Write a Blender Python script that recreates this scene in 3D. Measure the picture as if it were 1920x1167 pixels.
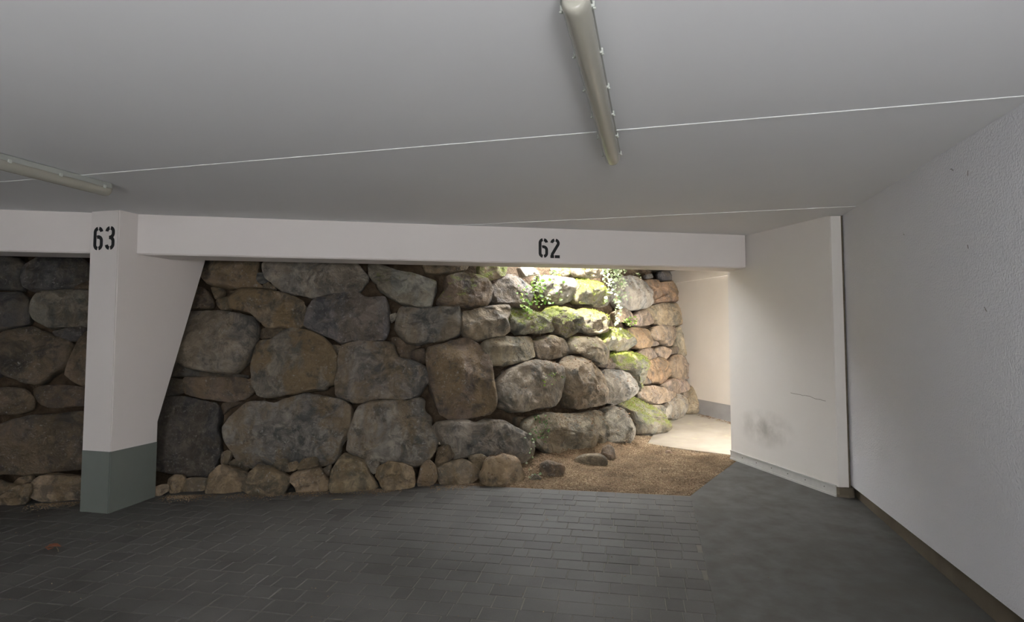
import bpy, bmesh, math, random
from mathutils import Vector, Matrix, noise

for _o in list(bpy.data.objects):
    bpy.data.objects.remove(_o)
scene = bpy.context.scene
COL = scene.collection

# ------------------------------------------------------------------ camera
cam_d = bpy.data.cameras.new('camera')
cam_d.sensor_width = 36.0
cam_d.lens = 36.0 * 1070.6 / 1920.0
cam_d.shift_y = -17.0 / 1920.0
cam_d.clip_start = 0.05
cam = bpy.data.objects.new('camera', cam_d)
COL.objects.link(cam)
cam.location = (0, 0, 1.442)
cam.rotation_euler = (math.pi / 2 + 0.0531, 0, 0)
scene.camera = cam

# ------------------------------------------------------------------ light
scene.view_settings.view_transform = 'Standard'
scene.view_settings.look = 'None'
scene.view_settings.exposure = 0.0
scene.view_settings.gamma = 1.0
scene.view_settings.use_curve_mapping = False

world = bpy.data.worlds.new('sky')
scene.world = world
world.use_nodes = True
wn = world.node_tree.nodes
wn.clear()
w_out = wn.new('ShaderNodeOutputWorld')
w_bg = wn.new('ShaderNodeBackground')
w_bg.inputs['Color'].default_value = (0.96, 0.975, 1.0, 1)
w_bg.inputs['Strength'].default_value = 31.0
world.node_tree.links.new(w_bg.outputs[0], w_out.inputs[0])

def add_light(name, kind, loc, direction, energy, color, **kw):
    d = bpy.data.lights.new(name, kind)
    d.energy = energy
    d.color = color
    for k, v in kw.items():
        setattr(d, k, v)
    o = bpy.data.objects.new(name, d)
    COL.objects.link(o)
    o.location = loc
    o.rotation_euler = Vector(direction).to_track_quat('-Z', 'Y').to_euler()
    return o

# sun that reaches the boulders through the light well behind the beam
add_light('sun', 'SUN', (0, 0, 8), (0.30, 0.55, -0.78), 34.0, (1.0, 0.95, 0.86), angle=math.radians(1.5))
# upward fill added to brighten the ceiling, and the photographer's flash beside the camera
add_light('soft_lamp', 'AREA', (-1.4, -1.7, 0.3), (0.12, 0.12, 1), 82.0, (0.965, 0.98, 1.0),
          shape='RECTANGLE', size=4.0, size_y=2.5)
add_light('camera_flash', 'AREA', (0.45, -0.5, 1.7), (0.05, 1, 0.10), 31.0, (0.96, 0.975, 1.0),
          shape='DISK', size=0.5)

# ------------------------------------------------------------------ helpers
CEIL = 2.442
ALPHA = 0.2436            # direction of the right wall (from straight ahead)
AX = (math.sin(ALPHA), math.cos(ALPHA))
PX = (math.cos(ALPHA), -math.sin(ALPHA))

def fl(x, y):
    """height of the gently falling floor"""
    return 0.0105 * (x + 3.2) + 0.025 * (y - 4.65)

def rwx(y):
    return 2.741 + 0.2486 * (y - 4.488)

def paver_edge_x(y):
    return 1.516 + (y - 4.926) * 0.245

def paver_edge_y(x):
    return 4.93 + 0.2 * (1.516 - x)

def link(o, parent=None):
    COL.objects.link(o)
    if parent is not None:
        o.parent = parent
    return o

def mobj(name, me, mat=None, parent=None, smooth=False, loc=None, rot=None):
    if isinstance(me, bmesh.types.BMesh):
        m = bpy.data.meshes.new(name)
        me.normal_update()
        me.to_mesh(m)
        me.free()
        me = m
    if mat is not None and not me.materials:
        me.materials.append(mat)
    if smooth:
        me.polygons.foreach_set('use_smooth', [True] * len(me.polygons))
    o = bpy.data.objects.new(name, me)
    if loc is not None:
        o.location = loc
    if rot is not None:
        o.rotation_euler = rot
    return link(o, parent)

def empty(name, loc=(0, 0, 0), rz=0.0):
    o = bpy.data.objects.new(name, None)
    o.empty_display_size = 0.1
    o.location = loc
    o.rotation_euler = (0, 0, rz)
    return link(o)

def tag(o, label, cat, group=None):
    o['label'] = label
    o['category'] = cat
    if group:
        o['group'] = group
    return o

def struct(o, label=None, cat=None):
    o['kind'] = 'structure'
    if label:
        o['label'] = label
    if cat:
        o['category'] = cat
    return o

def prism(bm, poly, z0, z1, slope=False):
    """extruded plan polygon; slope makes z relative to the falling floor"""
    f = (lambda x, y: fl(x, y)) if slope else (lambda x, y: 0.0)
    a = sum(poly[i][0] * poly[(i + 1) % len(poly)][1] - poly[(i + 1) % len(poly)][0] * poly[i][1] for i in range(len(poly)))
    if a < 0:
        poly = poly[::-1]
    lo = [bm.verts.new((x, y, z0 + f(x, y))) for x, y in poly]
    hi = [bm.verts.new((x, y, z1 + f(x, y))) for x, y in poly]
    bm.faces.new(lo[::-1])
    bm.faces.new(hi)
    n = len(poly)
    for i in range(n):
        bm.faces.new((lo[i], lo[(i + 1) % n], hi[(i + 1) % n], hi[i]))
    return bm

def box(bm, c, s, m=None):
    vs = []
    for dz in (-.5, .5):
        for dy in (-.5, .5):
            for dx in (-.5, .5):
                v = Vector((c[0] + dx * s[0], c[1] + dy * s[1], c[2] + dz * s[2]))
                vs.append(bm.verts.new(m @ v if m else v))
    for q in ((0, 2, 3, 1), (4, 5, 7, 6), (0, 1, 5, 4), (2, 6, 7, 3), (0, 4, 6, 2), (1, 3, 7, 5)):
        bm.faces.new([vs[i] for i in q])
    return bm

def bevel(bm, w, seg=2):
    bmesh.ops.bevel(bm, geom=list(bm.edges), offset=w, segments=seg, affect='EDGES', profile=0.5)
    return bm

def tube(bm, pts, rad, n=6):
    """tube along a polyline; rad is a number or one radius per point"""
    rings = []
    for i, p in enumerate(pts):
        p = Vector(p)
        a = Vector(pts[max(0, i - 1)])
        b = Vector(pts[min(len(pts) - 1, i + 1)])
        t = (b - a).normalized()
        u = t.cross(Vector((0, 0, 1)))
        if u.length < 1e-3:
            u = Vector((1, 0, 0))
        u.normalize()
        v = t.cross(u)
        r = rad[i] if isinstance(rad, (list, tuple)) else rad
        rings.append([bm.verts.new(p + (u * math.cos(k * 2 * math.pi / n) + v * math.sin(k * 2 * math.pi / n)) * r) for k in range(n)])
    for a, b in zip(rings[:-1], rings[1:]):
        for k in range(n):
            bm.faces.new((a[k], a[(k + 1) % n], b[(k + 1) % n], b[k]))
    bm.faces.new(rings[0][::-1])
    bm.faces.new(rings[-1])
    return bm

# ------------------------------------------------------------------ materials
class NT:
    def __init__(self, name):
        self.m = bpy.data.materials.new(name)
        self.m.use_nodes = True
        self.t = self.m.node_tree
        self.b = self.t.nodes['Principled BSDF']
    def n(self, kind, **kw):
        o = self.t.nodes.new('ShaderNode' + kind)
        for k, v in kw.items():
            if hasattr(o, k) and not k[0].isupper():
                setattr(o, k, v)
            else:
                o.inputs[k.replace('_', ' ')].default_value = v
        return o
    def l(self, a, b):
        self.t.links.new(a, b)
    def noise(self, vec, scale, detail=4, rough=.55, w=None):
        o = self.n('TexNoise')
        o.inputs['Scale'].default_value = scale
        o.inputs['Detail'].default_value = detail
        o.inputs['Roughness'].default_value = rough
        if vec is not None:
            self.l(vec, o.inputs['Vector'])
        return o.outputs['Fac']
    def ramp(self, fac, lo, hi, a=0.0, b=1.0):
        o = self.n('MapRange')
        o.inputs['From Min'].default_value = lo
        o.inputs['From Max'].default_value = hi
        o.inputs['To Min'].default_value = a
        o.inputs['To Max'].default_value = b
        self.l(fac, o.inputs['Value'])
        return o.outputs['Result']
    def math(self, op, a, b):
        o = self.n('Math', operation=op)
        for i, v in enumerate((a, b)):
            if isinstance(v, (int, float)):
                o.inputs[i].default_value = v
            else:
                self.l(v, o.inputs[i])
        return o.outputs[0]
    def mix(self, fac, a, b, blend='MIX'):
        o = self.n('Mix', data_type='RGBA', blend_type=blend)
        if isinstance(fac, (int, float)):
            o.inputs[0].default_value = fac
        else:
            self.l(fac, o.inputs[0])
        for i, v in ((6, a), (7, b)):
            if isinstance(v, tuple):
                o.inputs[i].default_value = (v[0], v[1], v[2], 1)
            else:
                self.l(v, o.inputs[i])
        return o.outputs[2]
    def bump(self, h, strength, dist):
        o = self.n('Bump')
        o.inputs['Strength'].default_value = strength
        o.inputs['Distance'].default_value = dist
        self.l(h, o.inputs['Height'])
        self.l(o.outputs[0], self.b.inputs['Normal'])
        return o
    def pos(self):
        return self.n('NewGeometry').outputs['Position']
    def set(self, col=None, rough=None, spec=None):
        if col is not None:
            if isinstance(col, tuple):
                self.b.inputs['Base Color'].default_value = (*col[:3], 1)
            else:
                self.l(col, self.b.inputs['Base Color'])
        if rough is not None:
            if isinstance(rough, (int, float)):
                self.b.inputs['Roughness'].default_value = rough
            else:
                self.l(rough, self.b.inputs['Roughness'])
        if spec is not None:
            self.b.inputs['Specular IOR Level'].default_value = spec
        return self.m

def plain(name, col, rough=.6, vary=.1, scale=6, bumps=0, bdist=.002, bscale=120, spec=.3):
    k = NT(name)
    p = k.pos()
    f = k.noise(p, scale, 4)
    c = k.mix(f, tuple(v * (1 - vary) for v in col), tuple(min(1, v * (1 + vary)) for v in col))
    if bumps:
        k.bump(k.noise(p, bscale, 3), bumps, bdist)
    return k.set(c, rough, spec)

M = {}
M['ceiling'] = plain('ceiling_paint', (.76, .76, .76), .75, .04, 1.2, .15, .001, 160)
M['beam'] = plain('beam_paint', (.77, .715, .68), .7, .03, 2.0, .12, .001, 140)
M['stucco'] = plain('stucco', (.77, .77, .80), .8, .04, 2.0, 1.0, .006, 80)
M['joint'] = plain('joint_filler', (.78, .78, .77), .6, .05, 20)
M['plinth_paint'] = plain('plinth_paint', (.172, .19, .168), .5, .05, 8, .1, .001, 100)
M['base'] = plain('base_concrete', (.145, .12, .085), .85, .35, 5, .5, .004, 40)
M['metal'] = plain('kick_metal', (.5, .49, .46), .4, .12, 30, spec=.5)
M['screw'] = plain('screw_metal', (.12, .11, .1), .4, .1, 30)
M['black_paint'] = plain('black_stencil_paint', (.018, .018, .018), .6, .15, 60)
M['grime'] = plain('joint_grime', (.12, .095, .065), .9, .5, 25)
M['housing'] = plain('lamp_housing', (.40, .41, .38), .45, .05, 15)
M['tray'] = plain('lamp_tray', (.42, .40, .35), .4, .04, 10)
M['clip'] = plain('clip_plastic', (.55, .57, .52), .25, .05, 20, spec=.5)
M['tube'] = plain('lamp_tube', (.78, .77, .72), .25, .02, 10)
M['far_wall'] = plain('far_wall_plaster', (.74, .68, .60), .8, .05, 3, .35, .003, 60)
M['far_base'] = plain('far_wall_base', (.34, .33, .32), .8, .15, 6, .3, .003, 60)
M['litter'] = plain('leaf_litter', (.20, .115, .06), .8, .5, 60)
M['twig'] = plain('twig', (.36, .29, .18), .8, .3, 40)
M['dry_leaf'] = plain('dry_leaf', (.26, .10, .05), .6, .4, 50)
M['stem'] = plain('stem', (.14, .12, .05), .7, .3, 50)

def m_panel():
    k = NT('return_wall_paint')
    p = k.pos()
    base = k.mix(k.noise(p, 2.2, 4), (.66, .62, .575), (.73, .69, .645))
    # a tyre-smoke smudge low on the wall, a stain with a shape of its own
    mp = k.n('VectorMath', operation='SUBTRACT')
    k.l(p, mp.inputs[0])
    mp.inputs[1].default_value = (2.47, 5.67, .49)
    sc = k.n('VectorMath', operation='MULTIPLY')
    k.l(mp.outputs[0], sc.inputs[0])
    sc.inputs[1].default_value = (2.2, 2.2, 4.6)
    ln = k.n('VectorMath', operation='LENGTH')
    k.l(sc.outputs[0], ln.inputs[0])
    fac = k.ramp(ln.outputs['Value'], .95, .15)
    fac = k.math('MULTIPLY', fac, k.ramp(k.noise(p, 7, 5), .3, .65))
    c = k.mix(k.math('MULTIPLY', fac, .55), base, (.2, .18, .145))
    k.bump(k.noise(p, 70, 3), .25, .002)
    return k.set(c, .75, .3)
M['panel'] = m_panel()

def m_concrete():
    k = NT('floor_concrete')
    p = k.pos()
    n1 = k.noise(p, 1.1, 5)
    n2 = k.noise(p, 7, 6)
    c = k.mix(k.ramp(n1, .3, .7), (.085, .085, .078), (.135, .137, .128))
    c = k.mix(k.ramp(n2, .35, .75), c, (.095, .09, .078))
    k.bump(k.noise(p, 60, 4), .25, .003)
    return k.set(c, k.ramp(n2, .2, .8, .5, .75), .35)
M['concrete'] = m_concrete()

def m_paver():
    k = NT('paver_concrete')
    p = k.pos()
    oi = k.n('ObjectInfo')
    wn_ = k.n('TexWhiteNoise', noise_dimensions='1D')
    k.l(oi.outputs['Random'], wn_.inputs['W'])
    n1 = k.noise(p, 1.3, 5)
    c = k.mix(k.ramp(k.noise(p, .9, 6), .38, .62), (.066, .063, .057), (.128, .124, .115))
    gi = k.n('NewGeometry')
    rv = k.math('FRACT', k.math('ADD', oi.outputs['Random'], gi.outputs['Random Per Island']), 0.0)
    c = k.mix(k.math('MULTIPLY', rv, .55), c, (.14, .136, .126))
    sp = k.ramp(k.noise(p, 240, 2), .62, .8)
    c = k.mix(k.math('MULTIPLY', sp, .35), c, (.34, .33, .30))
    k.bump(k.noise(p, 150, 4), .35, .003)
    return k.set(c, .62, .35)
M['paver'] = m_paver()
M['bed'] = plain('joint_sand', (.20, .188, .16), .9, .4, 14, .5, .003, 200)

def m_path():
    k = NT('path_slab')
    p = k.pos()
    c = k.mix(k.ramp(k.noise(p, 2.5, 5), .3, .7), (.26, .22, .17), (.34, .292, .232))
    c = k.mix(k.ramp(k.noise(p, 9, 5), .55, .75, 0, .5), c, (.40, .36, .22))
    k.bump(k.noise(p, 50, 4), .3, .003)
    return k.set(c, .8, .3)
M['path'] = m_path()

def m_earth():
    k = NT('earth')
    p = k.pos()
    c = k.mix(k.ramp(k.noise(p, 9, 6), .3, .7), (.05, .035, .022), (.12, .085, .055))
    k.bump(k.noise(p, 28, 6), .9, .03)
    return k.set(c, .95, .1)
M['earth'] = m_earth()

def m_gravel(name, a, b):
    k = NT(name)
    oi = k.n('NewGeometry')
    c = k.mix(oi.outputs['Random Per Island'], a, b)
    c = k.mix(k.ramp(k.noise(oi.outputs['Position'], 4, 4), .38, .62, 0, .75), c, (.13, .09, .055))
    return k.set(c, .85, .25)
M['gravel'] = m_gravel('gravel_pebbles', (.19, .125, .072), (.50, .385, .25))
M['gravel_bed'] = plain('gravel_bed', (.22, .145, .085), .95, .5, 9, .8, .02, 60)

def m_leaf(name, a, b, edge=None):
    k = NT(name)
    g = k.n('NewGeometry')
    c = k.mix(g.outputs['Random Per Island'], a, b)
    m = k.set(c, .45, .4)
    k.b.inputs['Subsurface Weight'].default_value = 0.0
    tr = k.n('BsdfTranslucent')
    k.l(c, tr.inputs['Color'])
    mx = k.n('MixShader')
    mx.inputs[0].default_value = .3
    k.l(k.b.outputs[0], mx.inputs[1])
    k.l(tr.outputs[0], mx.inputs[2])
    k.l(mx.outputs[0], k.t.nodes['Material Output'].inputs['Surface'])
    return m
M['ivy'] = m_leaf('ivy_leaf', (.16, .26, .10), (.62, .66, .45))
M['green_leaf'] = m_leaf('green_leaf', (.10, .22, .03), (.34, .46, .08))
M['dark_leaf'] = m_leaf('dark_leaf', (.05, .11, .03), (.16, .24, .07))
M['moss'] = m_leaf('moss_tuft', (.13, .17, .025), (.36, .40, .06))

def m_stone():
    k = NT('boulder_limestone')
    tc = k.n('TexCoord')
    oi = k.n('ObjectInfo')
    off = k.n('VectorMath', operation='SCALE')
    k.l(oi.outputs['Location'], off.inputs[0])
    off.inputs['Scale'].default_value = 3.7
    ad = k.n('VectorMath', operation='ADD')
    k.l(tc.outputs['Object'], ad.inputs[0])
    k.l(off.outputs[0], ad.inputs[1])
    v = ad.outputs[0]
    def attr(nm, out):
        a = k.n('Attribute', attribute_type='OBJECT', attribute_name=nm)
        return a.outputs[out]
    tint = attr('tint', 'Color')
    moss = attr('moss', 'Fac')
    och = attr('ochre', 'Fac')
    # stretched coordinates for the streaks that run down the faces
    st = k.n('VectorMath', operation='MULTIPLY')
    k.l(v, st.inputs[0])
    st.inputs[1].default_value = (1, 1, .3)
    wp = k.n('VectorMath', operation='ADD')
    wn_ = k.n('TexNoise')
    wn_.inputs['Scale'].default_value = 4.0
    k.l(v, wn_.inputs['Vector'])
    ws = k.n('VectorMath', operation='SCALE')
    k.l(wn_.outputs['Color'], ws.inputs[0])
    ws.inputs['Scale'].default_value = .35
    k.l(v, wp.inputs[0])
    k.l(ws.outputs[0], wp.inputs[1])
    vw = wp.outputs[0]
    big = k.noise(vw, 2.6, 6, .62)
    mid = k.noise(vw, 10, 8, .68)
    fine = k.noise(v, 60, 6, .72)
    dark = k.mix(1.0, tint, (.38, .41, .44), 'MULTIPLY')
    lite = k.mix(1.0, tint, (1.75, 1.70, 1.62), 'MULTIPLY')
    c = k.mix(k.ramp(big, .40, .58), dark, tint)
    # beds of other colour that run through the block
    band = k.noise(st.outputs[0], 2.6, 4, .5)
    c = k.mix(k.ramp(band, .52, .60, 0, .75), c, k.mix(1.0, tint, (.42, .46, .50), 'MULTIPLY'))
    c = k.mix(k.ramp(mid, .46, .68, 0, .6), c, lite)
    # ochre stains: runs and blotches
    strk = k.ramp(k.noise(st.outputs[0], 3.6, 5, .55), .48, .57)
    blot = k.ramp(k.noise(vw, 3.4, 6, .65), .50, .62)
    of = k.math('MULTIPLY', k.math('MAXIMUM', strk, blot), k.ramp(och, .0, .8, .12, 1.0))
    c = k.mix(k.math('MULTIPLY', of, .85), c, k.mix(mid, (.16, .10, .042), (.36, .26, .135)))
    dk = k.ramp(k.noise(v, 7.5, 8, .72), .54, .64)
    c = k.mix(k.math('MULTIPLY', dk, .6), c, (.06, .058, .055))
    # pits and pale lichen flecks
    pit = k.ramp(fine, .36, .26)
    c = k.mix(k.math('MULTIPLY', pit, .6), c, (.03, .027, .024))
    fl_ = k.ramp(k.noise(v, 34, 8, .78), .56, .66)
    fm = k.ramp(k.noise(v, 4.2, 3), .42, .58)
    c = k.mix(k.math('MULTIPLY', k.math('MULTIPLY', fl_, fm), .7), c, (.56, .53, .48))
    # moss on what faces up
    g = k.n('NewGeometry')
    sx = k.n('SeparateXYZ')
    k.l(g.outputs['Normal'], sx.inputs[0])
    upf = k.math('ADD', k.math('MULTIPLY', sx.outputs['Z'], .55), k.math('MULTIPLY', k.math('SUBTRACT', k.noise(v, 9, 6, .7), .5), 2.2))
    upf = k.math('ADD', upf, k.math('SUBTRACT', k.math('MULTIPLY', moss, 1.25), .75))
    mf = k.ramp(k.math('ADD', upf, k.math('MULTIPLY', k.math('SUBTRACT', fine, .5), .9)), .02, .38)
    mf = k.math('MULTIPLY', mf, k.ramp(moss, .02, .12))
    mc = k.mix(k.ramp(fine, .35, .65), (.09, .105, .022), (.30, .33, .07))
    c = k.mix(mf, c, mc)
    h = k.math('ADD', k.math('MULTIPLY', mid, .7), k.math('MULTIPLY', fine, .3))
    k.bump(h, 1.0, .075)
    return k.set(c, k.ramp(mid, .3, .7, .55, .85), .4)
M['stone'] = m_stone()

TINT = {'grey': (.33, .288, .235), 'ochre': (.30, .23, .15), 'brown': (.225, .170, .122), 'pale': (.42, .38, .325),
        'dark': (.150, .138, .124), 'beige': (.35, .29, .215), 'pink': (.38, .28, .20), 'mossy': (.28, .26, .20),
        'blue': (.225, .212, .192), 'straw': (.40, .31, .20), 'rust': (.34, .215, .125), 'sand': (.42, .335, .21)}

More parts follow.
